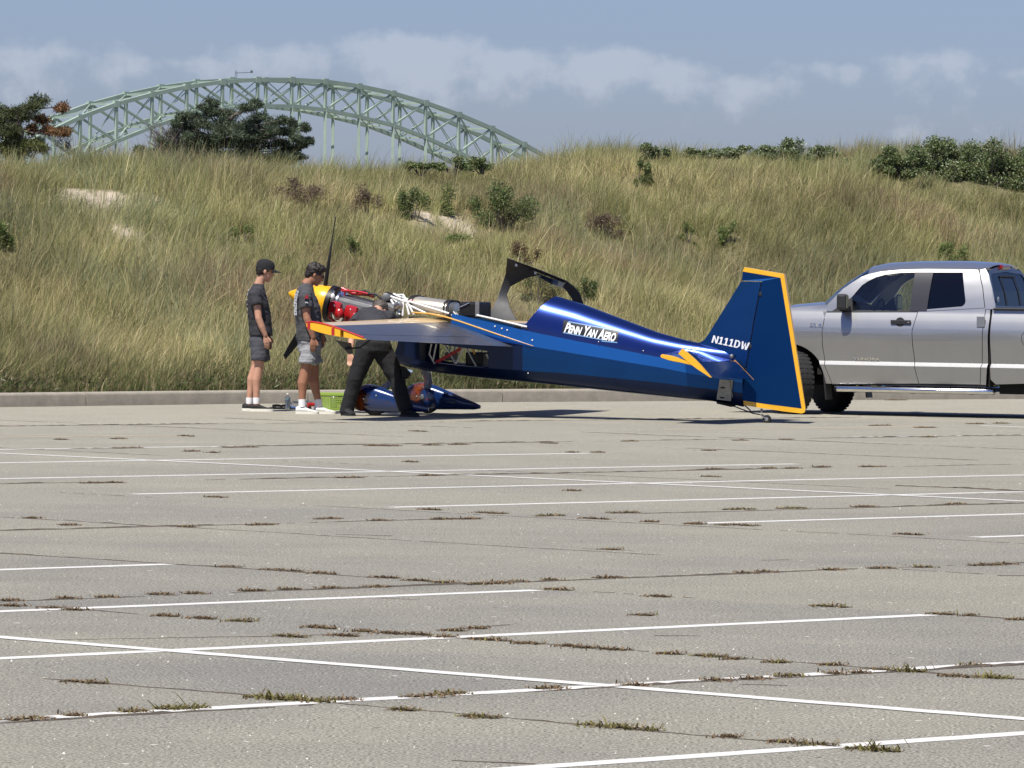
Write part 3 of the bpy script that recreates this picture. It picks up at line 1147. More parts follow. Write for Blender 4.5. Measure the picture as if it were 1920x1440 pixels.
def needle_tree(name, label, Y, pads, trunk, limbs, cols, seed, n=420, size=.10, twigs=()):
    base = at(*trunk[0], Y)
    root = empty(name, base)
    s = Y / F_PX
    lob_by = {}
    r = random.Random(seed)

    def loc(px, py, dy=0.0):
        p = at(px, py, Y + dy) - base
        return p
    V_, T_, C_, off_ = [], [], [], 0
    ends = []
    for (px, py, rx, ry, ci) in pads:
        dy = r.uniform(-.45, .45)
        c = loc(px, py, dy)
        ends.append(c)
        sub = []
        for k in range(4):
            sub.append(((c.x + r.uniform(-.5, .5) * rx * s, c.y + r.uniform(-.3, .3), c.z + r.uniform(-.5, .5) * ry * s),
                        (rx * s * r.uniform(.45, .85), .25, ry * s * r.uniform(.4, .8))))
        V, T, C = leaf_cloud(sub, n // 4, size, cols[ci], seed * 31 + len(V_), up=.25, aspect=6, shell=.15)
        V_.append(V)
        T_.append(T + off_)
        C_.append(C)
        off_ += len(V)
    np_mesh('crown', np.concatenate(V_), NOQ, np.concatenate(T_), M_NEEDLE, root, np.concatenate(C_))
    tp = [loc(*p) for p in trunk]
    tp[0].z -= .5
    mb = MB()
    mb.tube(tp, [lerp(.075, .02, i / (len(tp) - 1)) for i in range(len(tp))], 8)
    mb.build('trunk', M_BARK, root, smooth=60)
    mb = MB()
    for e in ends:
        j = min(range(len(tp)), key=lambda k: (tp[k] - e).length + (0 if tp[k].z <= e.z + .05 else .6))
        m_ = (tp[j] + e) / 2 + Vector((0, 0, -.03))
        mb.tube([tp[j], m_, e], [.018, .012, .005], 5)
    mb.build('limbs', M_BARK, root)
    if twigs:
        mb = MB()
        for (x0, y0, x1, y1, k) in twigs:
            for i in range(k):
                p0 = loc(r.uniform(x0, x1) * .35 + x1 * .65, y1 + r.uniform(-10, 5), r.uniform(-.3, .3))
                p1 = loc(r.uniform(x0, x1), r.uniform(y0, y0 + (y1 - y0) * .6), r.uniform(-.4, .4))
                m_ = (p0 + p1) / 2 + Vector((r.uniform(-.08, .08), 0, r.uniform(-.04, .1)))
                mb.tube([p0, m_, p1], [.007, .005, .002], 4)
                for q in range(3):
                    t = r.uniform(.3, .95)
                    b0 = p0.lerp(p1, t)
                    mb.tube([b0, b0 + Vector((r.uniform(-.16, .1), r.uniform(-.1, .1), r.uniform(.02, .16)))], [.004, .0015], 3)
        mb.build('dead_twigs', M_TWIG, root)
    tag(root, label, 'tree')
    return root


PN = [[(.06, .075, .03), (.085, .10, .04), (.045, .055, .024)], [(.25, .11, .05), (.18, .10, .045), (.12, .10, .045)], [(.13, .14, .04), (.10, .11, .035), (.07, .09, .03)]]
needle_tree('pine_tree', 'wind-shaped pine with patches of rusty dead needles on the dune crest', 96.0,
            [(77, 193, 20, 12, 0), (53, 202, 26, 14, 0), (25, 210, 26, 14, 0), (36, 222, 34, 16, 0), (5, 218, 24, 20, 0), (113, 200, 16, 10, 1), (76, 224, 20, 10, 1),
             (57, 243, 16, 9, 1), (104, 250, 24, 9, 1), (124, 248, 10, 8, 1), (20, 240, 22, 10, 0), (20, 260, 34, 15, 2), (50, 266, 30, 13, 2), (-20, 230, 30, 40, 0),
             (-40, 260, 40, 30, 2), (88, 246, 14, 8, 1), (5, 232, 20, 10, 0), (8, 276, 34, 12, 2), (42, 280, 34, 11, 2), (70, 276, 24, 10, 2), (-30, 285, 40, 14, 2), (30, 292, 44, 9, 2), (18, 248, 26, 12, 0)],
            [(38, 300), (36, 270), (40, 245), (30, 222), (45, 200)], None, PN, 5, 900, .08, twigs=[(95, 255, 140, 285, 14)])
CN = [[(.055, .075, .042), (.075, .10, .055), (.10, .13, .08), (.038, .052, .03)]]
needle_tree('cedar_tree', 'dark spreading wind-swept cedar with bare grey twigs on the dune crest', 94.0,
            [(x, y, rx, ry, 0) for x, y, rx, ry in [(397, 192, 16, 8), (380, 200, 20, 8), (478, 196, 16, 9), (460, 206, 24, 9), (428, 214, 30, 10), (398, 212, 22, 8), (367, 219, 28, 9),
                                                    (483, 222, 30, 11), (517, 227, 26, 10), (548, 231, 20, 9), (555, 258, 22, 10), (500, 252, 34, 13), (450, 250, 36, 14), (405, 256, 34, 14),
                                                    (362, 252, 26, 12), (352, 238, 22, 9), (548, 280, 22, 10), (467, 276, 40, 14), (400, 280, 40, 13), (512, 274, 34, 13), (572, 240, 8, 6),
                                                    (580, 264, 8, 5), (565, 270, 12, 8), (430, 234, 40, 14), (470, 236, 40, 13), (520, 242, 30, 12), (383, 232, 30, 12), (350, 282, 30, 10),
                                                    (290, 286, 18, 7), (262, 281, 16, 6), (300, 293, 16, 6), (538, 248, 24, 10), (440, 268, 40, 12), (420, 244, 40, 14), (490, 262, 40, 14), (375, 266, 34, 14), (460, 290, 46, 12), (410, 294, 46, 11), (520, 288, 40, 11), (345, 268, 24, 12), (330, 292, 30, 9), (312, 268, 20, 8), (322, 250, 18, 7), (305, 282, 22, 8), (275, 292, 26, 7), (335, 234, 14, 6), (345, 222, 14, 6), (296, 296, 30, 8), (380, 302, 50, 10), (450, 304, 50, 10), (520, 302, 46, 10), (320, 304, 40, 8), (420, 272, 46, 14), (480, 248, 40, 14), (555, 294, 24, 8), (350, 296, 40, 10), (490, 296, 50, 12)]],
            [(388, 308), (390, 285), (400, 262), (415, 240), (440, 215), (470, 200)], None, CN, 6, 1250, .065, twigs=[(268, 225, 350, 302, 130), (330, 215, 390, 290, 40)])
needle_tree('pine_tree', 'thin bare-topped pine standing at the edge of the crest thicket', 105.0, [(1985, 250, 40, 16, 0), (1960, 275, 30, 16, 0)],
            [(1970, 330), (1965, 280), (1955, 250)], None, PN, 8, 300, .1, twigs=[(1908, 228, 1970, 262, 8)])

# ---- bridge
M_BRG = mat('pale_green_bridge_paint', (.315, .40, .325), .6, var=.12, scale=.15)
M_DECK = mat('bridge_concrete', (.35, .34, .32), .9)
BETA = math.radians(48)
BAX = Vector((math.cos(BETA), math.sin(BETA), 0))
BNN = Vector((-math.sin(BETA), math.cos(BETA), 0))
BO = at(610, 200, 1723)


def bpt(px, py):
    d = ray(px, py)
    k = ((BO - CAM).dot(BNN)) / d.dot(BNN)
    return CAM + d * k


BXS = [15, 82, 150, 218, 285, 350, 417, 483, 547, 610, 673, 737, 798, 860, 922, 982, 1042, 1100]
BUP = [288, 252, 220, 195, 177, 163, 153.5, 149.5, 149.5, 153, 161.5, 175, 193, 215, 241, 271, 304, 341]
BLO = [374, 335, 299, 265, 238, 217, 205, 199, 199, 206, 219, 235, 258, 286, 318, 353, 391, 430]
PU = [bpt(x, y) for x, y in zip(BXS, BUP)]
PL = [bpt(x, y) for x, y in zip(BXS, BLO)]
bridge = empty('arch_bridge', BO - Vector((0, 0, BO.z)))
BO0 = Vector(bridge.location)
ZD = min(p.z for p in (bpt(610, 330),))


def btruss(off, name):
    tr = empty(name, (0, 0, 0), parent=bridge)
    U = [p + off - BO0 for p in PU]
    Lw = [p + off - BO0 for p in PL]
    n = len(U)
    for i in range(n - 1):
        MB().beam(U[i], U[i + 1], 1.0, 1.15).build('upper_chord', M_BRG, tr)
        if Lw[i].z > -2 or Lw[i + 1].z > -2:
            MB().beam(Lw[i], Lw[i + 1], 1.0, 1.05).build('lower_chord', M_BRG, tr)
        crown = i < 8
        a, b = (U[i], Lw[i + 1]) if crown else (Lw[i], U[i + 1])
        MB().beam(a, b, .6, .55).build('diagonal', M_BRG, tr)
        a, b = (Lw[i], U[i + 1]) if crown else (U[i], Lw[i + 1])
        MB().beam(a, b, .2, .2).build('counter_brace', M_BRG, tr)
    for i in range(n):
        MB().beam(Lw[i], U[i] + Vector((0, 0, .3)), .7, .85).build('post', M_BRG, tr)
        if Lw[i].z > ZD + 1:
            MB().beam(Vector((Lw[i].x, Lw[i].y, ZD)), Lw[i], .85, .9).build('hanger', M_BRG, tr)
        g = Vector((0, 0, .0))
        MB().box(U[i] + g, (2.0, 1.1, 1.7), Matrix.Rotation(BETA, 3, 'Z')).build('gusset', M_BRG, tr)
    return U, Lw


OFFQ = BNN * 10.4
U1, L1_ = btruss(Vector((0, 0, 0)), 'near_truss')
U2, L2_ = btruss(OFFQ, 'far_truss')
lat = empty('lateral_bracing', parent=bridge)
for i in range(len(U1)):
    MB().beam(U1[i], U2[i], .45, .5).build('cross_strut', M_BRG, lat)
    MB().beam(L1_[i], L2_[i], .4, .45).build('cross_strut', M_BRG, lat)
    if i < len(U1) - 1:
        MB().beam(U1[i], U2[i + 1], .28, .28).build('lateral_brace', M_BRG, lat)
        MB().beam(U2[i], U1[i + 1], .28, .28).build('lateral_brace', M_BRG, lat)
        MB().beam(L1_[i], L2_[i + 1], .26, .26).build('lateral_brace', M_BRG, lat)
        MB().beam(L2_[i], L1_[i + 1], .26, .26).build('lateral_brace', M_BRG, lat)
mid = OFFQ / 2
MB().beam(Vector((0, 0, ZD)) + mid - BAX * 160, Vector((0, 0, ZD)) + mid + BAX * 160, 10.2, 1.4).build('deck', M_DECK, bridge)
for k in (-130, 95):
    MB().beam(mid + BAX * k + Vector((0, 0, -1)), mid + BAX * k + Vector((0, 0, ZD)), 3, 9).build('pier', M_DECK, bridge)
gp = U2[7] + Vector((0, 0, .6)) + BAX * 1.5
mb = MB()
for k in range(2):
    mb.beam(gp + BAX * k * .6, gp + BAX * k * .6 + Vector((0, 0, 2.2)), .14)
mb.beam(gp + Vector((0, 0, 1.5)), gp + BAX * 6.5 + Vector((0, 0, 1.9)), .14)
mb.box(gp + BAX * 6.6 + Vector((0, 0, 2.1)), (.7, .3, .7))
mb.build('inspection_mast', mat('dark_steel', (.09, .10, .10), .5), bridge)
tag(bridge, 'long pale green steel truss arch bridge rising behind the dune', 'bridge')

# ================================================================== AIRCRAFT
PSI = math.radians(21)
AO = (gnd(702.7, 779.6) + gnd(802, 774.8)) / 2
AT = Vector((math.cos(PSI), -math.sin(PSI), 0))
AN = Vector((-math.sin(PSI), -math.cos(PSI), 0))


def frame_pt(px, py, n, O):
    d = ray(px, py)
    k = ((O - CAM).dot(AN) + n) / d.dot(AN)
    p = CAM + d * k - O
    return Vector((p.dot(AT), -n, p.z))


def LP(px, py, n=0.0):
    return frame_pt(px, py, n, AO)


plane = empty('aerobatic_aircraft', AO, -PSI)
tag(plane, 'glossy blue and yellow single-seat stunt aircraft with engine exposed and canopy open', 'aircraft')

M_DECKP = mat('violet_blue_paint', (.011, .030, .17), .26, metal=.75, coat=.6, var=.06, scale=3)
M_BLUE = mat('bright_blue_paint', (.022, .150, .44), .34, metal=.8, coat=.12, var=.08, scale=3)
M_NAVY = mat('deep_blue_paint', (.008, .062, .21), .32, metal=.85, coat=.10, var=.08, scale=3)
M_SHADE_BLUE = mat('shaded_blue_paint', (.003, .014, .060), .34, metal=.6, coat=.15, var=.08, scale=3)  # darker blue: shade under wing and fuselage put into the colour
M_RUD = mat('rudder_blue_paint', (.0025, .036, .135), .45, metal=.7, spec=.2, var=.06, scale=3)
M_WING = mat('slate_wing_paint', (.060, .058, .058), .30, spec=.35, coat=.15, var=.05, scale=2)
M_YEL = mat('chrome_yellow_paint', (.82, .42, .012), .3, coat=.6, var=.05, scale=4)
M_CREAM = mat('faded_cream_paint', (.66, .47, .22), .35, coat=.5, var=.08, scale=4)
M_RED = mat('red_paint', (.42, .010, .012), .3, coat=.7, var=.1, scale=9)
M_BLK = mat('black_rubber', (.012, .012, .013), .7, var=.2, scale=12)
M_BLKG = mat('satin_black_metal', (.009, .009, .010), .45, spec=.35)
M_CARB = mat('charcoal_composite', (.026, .027, .030), .55, var=.12, scale=6)
M_ALU = mat('dull_aluminium', (.50, .50, .48), .35, metal=.9, var=.2, scale=9)
M_CHR = mat('polished_steel', (.75, .75, .74), .15, metal=1.0, var=.1, scale=9)
M_GREY = mat('grey_cast_metal', (.20, .20, .20), .5, metal=.5, var=.3, scale=12)
M_WHT = mat('white_enamel', (.74, .73, .69), .4, var=.08, scale=8)
M_BEIGE = mat('warm_brushed_tank', (.66, .60, .48), .33, metal=.65, var=.15, scale=5)
M_TIRE = mat('tire_rubber', (.016, .016, .016), .85, var=.3, scale=15, bump=.2, bscale=40)
M_DECALB = mat('decal_black', (.012, .012, .016), .4)
M_LBLUE = mat('decal_light_blue', (.16, .33, .60), .4)
M_TXT = mat('decal_white', (.80, .80, .79), .5)
M_ORANGE = mat('dull_orange_tape', (.62, .30, .06), .5, var=.2, scale=10)


def glass_mat(name, tint, alpha):
    m = bpy.data.materials.new(name)
    m.use_nodes = True
    nt = m.node_tree
    nt.nodes.remove(nt.nodes['Principled BSDF'])
    tr = nt.nodes.new('ShaderNodeBsdfTransparent')
    tr.inputs[0].default_value = (*tint, 1)
    gl = nt.nodes.new('ShaderNodeBsdfGlossy')
    gl.inputs['Roughness'].default_value = .03
    fr = nt.nodes.new('ShaderNodeFresnel')
    fr.inputs[0].default_value = 1.25
    ad = nt.nodes.new('ShaderNodeMath')
    ad.operation = 'ADD'
    ad.inputs[1].default_value = alpha
    nt.links.new(fr.outputs[0], ad.inputs[0])
    mx = nt.nodes.new('ShaderNodeMixShader')
    nt.links.new(ad.outputs[0], mx.inputs[0])
    nt.links.new(tr.outputs[0], mx.inputs[1])
    nt.links.new(gl.outputs[0], mx.inputs[2])
    nt.links.new(mx.outputs[0], nt.nodes['Material Output'].inputs['Surface'])
    return m


M_CANOPY = glass_mat('clear_canopy', (.93, .94, .93), .012)


def fn_of(pts, n=0.0):
    tz = sorted((LP(x, y, n).x, LP(x, y, n).z) for x, y in pts)
    tt, zz = [a for a, b in tz], [b for a, b in tz]
    return lambda t: float(np.interp(t, tt, zz))


z_top = fn_of([(1000, 541), (1043, 555), (1093, 570), (1153, 593), (1233, 623), (1283, 637), (1320, 645), (1395, 662)])
z_l1 = fn_of([(850, 588), (866, 592), (1000, 623), (1263, 677), (1395, 702)], .33)
z_l2 = fn_of([(760, 606), (866, 628), (1000, 650), (1233, 690), (1290, 702), (1395, 722)], .35)
z_l3 = fn_of([(745, 664), (770, 670), (800, 680), (860, 687), (930, 693), (1050, 699), (1233, 718), (1395, 740)], .3)
z_bot = fn_of([(745, 677), (772, 689), (829, 700), (907, 709), (1020, 719), (1087, 727), (1233, 742), (1343, 753), (1395, 763)])
TX = lambda px, n=0.0: LP(px, 640, n).x
_hw = [(TX(745), .30), (TX(866), .355), (TX(1000), .36), (TX(1100), .315), (TX(1233), .215), (TX(1343), .115), (TX(1400), .045)]
hw = lambda t: float(np.interp(t, [a for a, b in _hw], [b for a, b in _hw]))


def deck_n(t, z):
    a = min(1, max(0, (z - z_l1(t)) / (z_top(t) - z_l1(t))))
    return .95 * hw(t) * math.sqrt(max(0, 1 - a ** 2.2))


# turtle deck: from the sloping cockpit edge back to the fin
T_END = TX(1396)
tA, tB = TX(997), TX(1043)
rings = []
NA = 15
for i in range(41):
    s_ = i / 40
    ring = []
    for j in range(2 * NA + 1):
        th_ = math.pi * j / (2 * NA)
        t0 = lerp(tA, tB, math.sin(th_))
        t = lerp(t0, T_END, s_)
        a = math.sin(th_)
        z = z_l1(t) + (z_top(t) - z_l1(t)) * a
        n = .95 * hw(t) * math.copysign(max(0, 1 - abs(a) ** 2.2) ** .5, math.cos(th_))
        ring.append((t, -n, z))
    rings.append(ring)
o = MB().loft(rings, closed=False).build('turtle_deck', M_DECKP, plane, smooth=60)

# fuselage sides and belly
cols_t = [TX(757), TX(775), TX(790), TX(806), TX(824), TX(842), TX(860), TX(866), TX(880), TX(900), TX(918), TX(936), TX(955), TX(975), TX(1000)] + \
         [lerp(TX(1000), T_END, k / 14) for k in range(1, 15)]
wi0, wi1 = 3, 11
for sgn in (1, -1):
    up_, lo_, fr0 = MB(), MB(), MB()
    for i in range(len(cols_t) - 1):
        ta, tb = cols_t[i], cols_t[i + 1]

        def row(t):
            h_ = hw(t)
            f0 = .11 if t == cols_t[0] else (.03 if t == cols_t[1] else 0)
            return [(t, -sgn * h_ * .95, z_l1(t)), (t + f0, -sgn * h_, z_l2(t)), (t + f0 * .7, -sgn * h_ * .99, lerp(z_l2(t), z_l3(t), .40)), (t + f0 * .05, -sgn * h_ * .96, lerp(z_l2(t), z_l3(t), .97)),
                    (t, -sgn * h_ * .95, z_l3(t))]
        A, B2 = row(ta), row(tb)
        if i >= 7:
            up_.add([A[0], B2[0], B2[1], A[1]], [(0, 1, 2, 3)])
        for k in range(1, 4):
            if k == 2 and wi0 <= i < wi1:
                continue
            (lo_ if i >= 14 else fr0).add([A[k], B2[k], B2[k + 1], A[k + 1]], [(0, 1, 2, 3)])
    up_.build('upper_side_panel', M_BLUE, plane, smooth=25)
    lo_.build('lower_side_panel', M_NAVY, plane, smooth=25)
    fr0.build('front_side_panel', M_SHADE_BLUE, plane, smooth=25)  # wing's shadow on these panels is painted in by the darker blue
rings = []
for t in cols_t:
    h_ = hw(t)
    zb, z3 = z_bot(t), z_l3(t)
    rings.append([(t, -h_ * .95, z3), (t, -h_ * .86, lerp(z3, zb, .5)), (t, -h_ * .62, lerp(z3, zb, .88)), (t, 0, zb), (t, h_ * .62, lerp(z3, zb, .88)), (t, h_ * .86, lerp(z3, zb, .5)), (t, h_ * .95, z3)])
MB().loft(rings, closed=False).build('belly', M_SHADE_BLUE, plane, smooth=60)
# firewall and cockpit furniture
tf = TX(781)
zt = z_l2(tf) + .08
MB().prism([(tf, -.29, zt), (tf, -.31, z_l2(tf)), (tf, -.29, z_l3(tf)), (tf, -.18, z_bot(tf) + .02), (tf, .18, z_bot(tf) + .02), (tf, .29, z_l3(tf)), (tf, .31, z_l2(tf)), (tf, .29, zt)],
           (.012, 0, 0)).build('firewall', M_GREY, plane)
ts = TX(985)
MB().prism([(ts, -.24, z_l2(ts) - .1), (ts - .06, -.24, z_l1(ts) + .02), (ts - .06, .24, z_l1(ts) + .02), (ts, .24, z_l2(ts) - .1)], (.03, 0, 0)).build('seat_back', M_BLKG, plane)

# belly-side window: bare frame tubes behind an opening on both sides, one red bar
for sgn in (1, -1):
    fr_ = empty('side_window_frame', parent=plane)
    nn_ = sgn * .315

    def seg(name, pts, r, m):
        MB().tube([LP(x, y, .315) * Vector((1, 0, 1)) + Vector((0, -nn_, 0)) for x, y in pts] if False else [Vector((LP(x, y, .315).x, -nn_, LP(x, y, .315).z)) for x, y in pts], r, 8).build(name, m, fr_, smooth=60)
    seg('rim_tube', [(809, 645), (805, 664), (814, 681), (921, 692.5), (929, 688), (937, 657)], .011, M_WHT)
    seg('frame_tube', [(812, 676), (818, 645)], .010, M_WHT)
    seg('frame_tube', [(830, 640), (855, 682)], .011, M_ALU)
    seg('frame_tube', [(855, 682), (872, 648)], .011, M_ALU)
    seg('frame_tube', [(872, 648), (893, 687)], .010, M_ALU)
    seg('frame_tube', [(912, 664), (926, 690)], .011, M_WHT)
    seg('frame_tube', [(886, 648), (890, 664)], .012, M_ORANGE)
    if sgn == 1:
        seg('red_bar', [(818, 679), (862, 655), (864, 640)], .021, M_RED)
MB().box(LP(897, 673, .05), (.22, .3, .16)).build('fuel_pump', M_BLKG, plane, bevel=.02)
MB().box(LP(846, 668, -.1), (.10, .2, .10)).build('battery_box', M_BLKG, plane, bevel=.015)
MB().tube([LP(800, 683, .2), LP(930, 695, .2)], .013, 8).build('lower_longeron', M_ALU, plane, smooth=60)

# cockpit rail, bolts
MB().tube([LP(894, 591, .33), LP(930, 599, .34), LP(988, 613, .34)], .0125, 8).build('cockpit_rail', M_WHT, plane, smooth=60)
MB().tube([LP(905, 596, .34), LP(990, 616, .345)], .008, 6).build('rail_seal', M_BLK, plane)
for (x, y) in ((928, 612), (941, 616), (951, 619), (998, 638), (979, 612)):
    MB().ellipsoid(LP(x, y, .352), (.011, .008, .011), 8, 5).build('rivet', M_WHT, plane, smooth=60)
MB().tube([LP(775, 586, .35), LP(805, 588, .39), LP(835, 594, .42), LP(866, 604, .43), LP(930, 626, .40), LP(1000, 649, .365)],
          [(.012, .03), (.012, .035), (.012, .035), (.011, .03), (.010, .022), (.004, .006)], 8, flat=(0, 0, 1)).build('root_fairing_strip', mat('amber_fairing_paint', (.60, .34, .07), .35, coat=.5), plane, smooth=60)


# --- wings
def af(x, th):
    return 5 * th * (.2969 * math.sqrt(x) - .126 * x - .3516 * x * x + .2843 * x ** 3 - .1036 * x ** 4)


def chord_pts(x0, x1, m):
    if x0 == 0:
        return [x1 * (1 - math.cos(math.pi / 2 * k / m)) for k in range(m + 1)]
    return [lerp(x0, x1, k / m) for k in range(m + 1)]


SP = 3.70


def wing_sec(n, x0, x1, m=10, grow=0.0):
    f = n / SP
    le, te = lerp(.262, .334, f), lerp(1.60, 1.06, f)
    c = te - le
    zle = lerp(1.115, 1.083, f)
    th = lerp(.155, .125, f)
    inc = -.217
    xs_ = chord_pts(x0, x1, m)
    up_ = [(le + c * x, zle + inc * c * x + c * af(x, th) + grow) for x in xs_]
    dn_ = [(le + c * x, zle + inc * c * x - c * af(x, th) - grow) for x in xs_]
    return up_ + dn_[::-1]


for sgn in (1, -1):
    w_ = empty('wing', parent=plane)
    R_ = lambda n, *a, **k: [(t, -sgn * n, z) for t, z in wing_sec(n, *a, **k)]
    ns = [.30, .6, 1.0, 1.6, 2.2, 2.8, 3.4, SP]
    MB().loft([R_(n, .335, .775) for n in ns]).build('wing_panel', M_WING, w_, smooth=40)
    MB().loft([R_(n, 0, .336) for n in ns]).build('leading_edge_strip', M_CREAM, w_, smooth=50)
    MB().loft([R_(n, .785, 1.0, 6) for n in [.85, 1.6, 2.4, 3.2, SP - .02]]).build('aileron', M_WING, w_, smooth=40)
    MB().loft([R_(n, .772, 1.0, 6) for n in [.30, .5, .84]]).build('trailing_fillet', M_WING, w_, smooth=40)
    cap = empty('wing_tip', parent=w_)
    c1 = [(t, -sgn * (SP + .003), z) for t, z in wing_sec(SP, 0, .60, 10, .008)]
    c2 = [(t, -sgn * (SP + .055), z) for t, z in wing_sec(SP, 0.02, .59, 10, .001)]
    MB().loft([c1, c2]).build('tip_cap', M_YEL, cap, smooth=30)
    c1 = [(t, -sgn * (SP + .003), z) for t, z in wing_sec(SP, .635, 1.0, 6, .006)]
    c2 = [(t, -sgn * (SP + .045), z) for t, z in wing_sec(SP, .64, .99, 6, .001)]
    MB().loft([c1, c2]).build('aileron_tip_cap', M_YEL, cap, smooth=30)
    rail = []
    for x in np.linspace(.01, .97, 12):
        le, te = .334, 1.06
        c = te - le
        rail.append((le + c * x, -sgn * (SP + .03), 1.083 - .217 * c * x + c * af(x, .125) + .014))
    MB().tube(rail, [(.011, .022)] * 12, 8, flat=(0, 0, 1)).build('tip_edge_rail', M_RED, cap, smooth=60)
    for x, q in ((.06, .02), (.47, .016)):
        MB().box((.334 + .726 * x, -sgn * (SP + .057), 1.083 - .217 * .726 * x), (.035, .012, .085)).build('rail_bracket', M_RED, cap, bevel=.004)
    # aileron spade hanging under the tip
    pz = wing_sec(3.35, .78, 1, 2)[-1]
    sp = empty('aileron_spade', parent=w_)
    MB().tube([(pz[0] + .02, -sgn * 3.3, pz[1]), (pz[0] - .12, -sgn * 3.3, pz[1] - .10), (pz[0] - .30, -sgn * 3.3, pz[1] - .12)], .011, 6).build('spade_arm', M_BLKG, sp)
    MB().prism([(pz[0] - .40, -sgn * 3.36, pz[1] - .02), (pz[0] - .22, -sgn * 3.34, pz[1] - .05), (pz[0] - .24, -sgn * 3.24, pz[1] - .17), (pz[0] - .29, -sgn * 3.22, pz[1] - .18)], (.004, .012, 0)).build('spade_plate', M_CARB, sp)

# --- canopy, swung open on the far rail
can = empty('canopy', parent=plane)


def can_map(px, py):
    p = LP(px, py, -.42)
    b0, b1, u0, u1 = LP(917, 597, -.42), LP(1093, 640, -.42), LP(951, 484, -.42), LP(1062, 527, -.42)
    zb = lerp(b0.z, b1.z, (p.x - b0.x) / (b1.x - b0.x))
    zu = lerp(u0.z, u1.z, (p.x - u0.x) / (u1.x - u0.x))
    v = min(1, max(0, (p.z - zb) / max(.05, zu - zb)))
    n = -.34 - .26 * math.sin(math.pi * min(1, v)) ** .8
    q = LP(px, py, n)
    return q


def ribbon(A, B2, name, m, th=.012, sub=1, parent=can):
    """surface between two pixel polylines of equal length, mapped on the canopy shell, with thickness"""
    mb = MB()
    k = 6
    rows = []
    for (a, b) in zip(A, B2):
        rows.append([can_map(lerp(a[0], b[0], j / k), lerp(a[1], b[1], j / k)) for j in range(k + 1)])
    fr = rows
    bk = [[p + Vector((0, th, 0)) for p in r] for r in rows]
    rings = [f_ + b_[::-1] for f_, b_ in zip(fr, bk)]
    mb.loft(rings)
    return mb.build(name, m, parent, smooth=50)


outer = [(951, 484), (948, 514), (940, 538), (931.5, 562), (920, 584), (914, 597)]
inner = [(1014, 515), (985, 522), (957, 537), (950, 552), (955, 576), (969, 601)]
ribbon(outer, inner, 'windshield_fairing', M_CARB)
ribbon([(951, 484), (1006, 504), (1062, 526.5)], [(953, 490), (1006, 510), (1058, 530.5)], 'sill_rail', M_BLKG, .03)
ribbon([(1062, 526.5), (1076, 537), (1087, 550), (1093, 568), (1096, 590)], [(1055, 538), (1064, 548), (1072, 560), (1078, 572), (1082, 592)], 'rear_bow', M_CARB, .014)
gl_rows = []
for j in range(9):
    v = j / 8
    a = np.array(inner[0]) if v == 0 else None
    lx, ly = np.interp(v, [0, .2, .4, .55, .75, 1], [p[0] for p in inner]), np.interp(v, [0, .2, .4, .55, .75, 1], [p[1] for p in inner])
    rx_, ry_ = np.interp(v, [0, .15, .4, 1], [1058, 1058, 1066, 1084]), np.interp(v, [0, .15, .4, 1], [530, 540, 552, 612])
    gl_rows.append([can_map(lerp(lx, rx_, k / 10), lerp(ly, ry_, k / 10)) + Vector((0, .006, 0)) for k in range(11)])
MB().loft(gl_rows, closed=False).build('canopy_glass', M_CANOPY, can, smooth=70)
for (x, y) in ((969, 497), (1005, 512)):
    MB().box(can_map(x, y) + Vector((0, -.012, 0)), (.03, .02, .035)).build('latch', M_ALU, can, bevel=.004)

# --- fin and rudder


def slab(name, poly, half, m, parent, n0=0.0):
    """poly = pixel outline on the symmetry plane, half(t, z) = half thickness"""
    P = [LP(x, y, n0) for x, y in poly]
    k = len(P)
    V = [(p.x, p.y - half(p.x, p.z), p.z) for p in P] + [(p.x, p.y + half(p.x, p.z), p.z) for p in P]
    fs = [tuple(range(k)), tuple(range(2 * k - 1, k - 1, -1))] + [(i, i + k, (i + 1) % k + k, (i + 1) % k) for i in range(k)]
    return MB().add(V, fs).build(name, m, parent)


hinge = lambda z: float(np.interp(z, [LP(1391, 746).z, LP(1416, 600).z, LP(1430, 528).z], [LP(1391, 746).x, LP(1416, 600).x, LP(1430, 528).x]))
fin_half = lambda t, z: .048 if t > hinge(z) - .12 else .012
fin = empty('fin', parent=plane)
poly = [(1300, 645), (1314, 642), (1322, 637), (1330, 626), (1392, 528), (1410, 528), (1429, 529), (1415.5, 600), (1400, 690), (1385, 690), (1370, 668)]
P = [LP(x, y) for x, y in poly]
slab('fin_panel', poly, lambda t, z: float(np.interp(hinge(z) - t, [0, .25, .75], [.05, .052, .012])), M_NAVY, fin)
rudder = empty('rudder', parent=plane)
tmax = LP(1510, 772).x
rud_half = lambda t, z: float(np.interp(t - hinge(z), [-.2, 0, .62], [.03, .046, .008]))
slab('rudder_panel', [(1394.5, 509), (1465, 520.5), (1504, 766), (1433, 757), (1397, 751), (1392.5, 746), (1417.5, 600), (1431.5, 527), (1392.5, 526)], rud_half, M_RUD, rudder)
yh = lambda t, z: rud_half(t, z) + .002
slab('top_edge', [(1397.5, 501), (1471.5, 513.5), (1465.2, 521), (1394.2, 509)], yh, M_YEL, rudder)
slab('trailing_edge', [(1471.5, 513.7), (1510.5, 766), (1509, 773), (1504, 775), (1503.6, 766), (1465.2, 521)], yh, M_YEL, rudder)
slab('bottom_edge', [(1504, 775.2), (1480, 772.5), (1432, 765.5), (1397, 759.5), (1396, 751), (1433, 757), (1503.6, 766.2)], yh, M_YEL, rudder)
for (x, y) in ((1428, 552), (1409, 650)):
    MB().ellipsoid(LP(x, y) + Vector((0, -.048, 0)), (.018, .006, .03), 10, 6).build('hinge_cutout', M_BLK, fin, smooth=60)

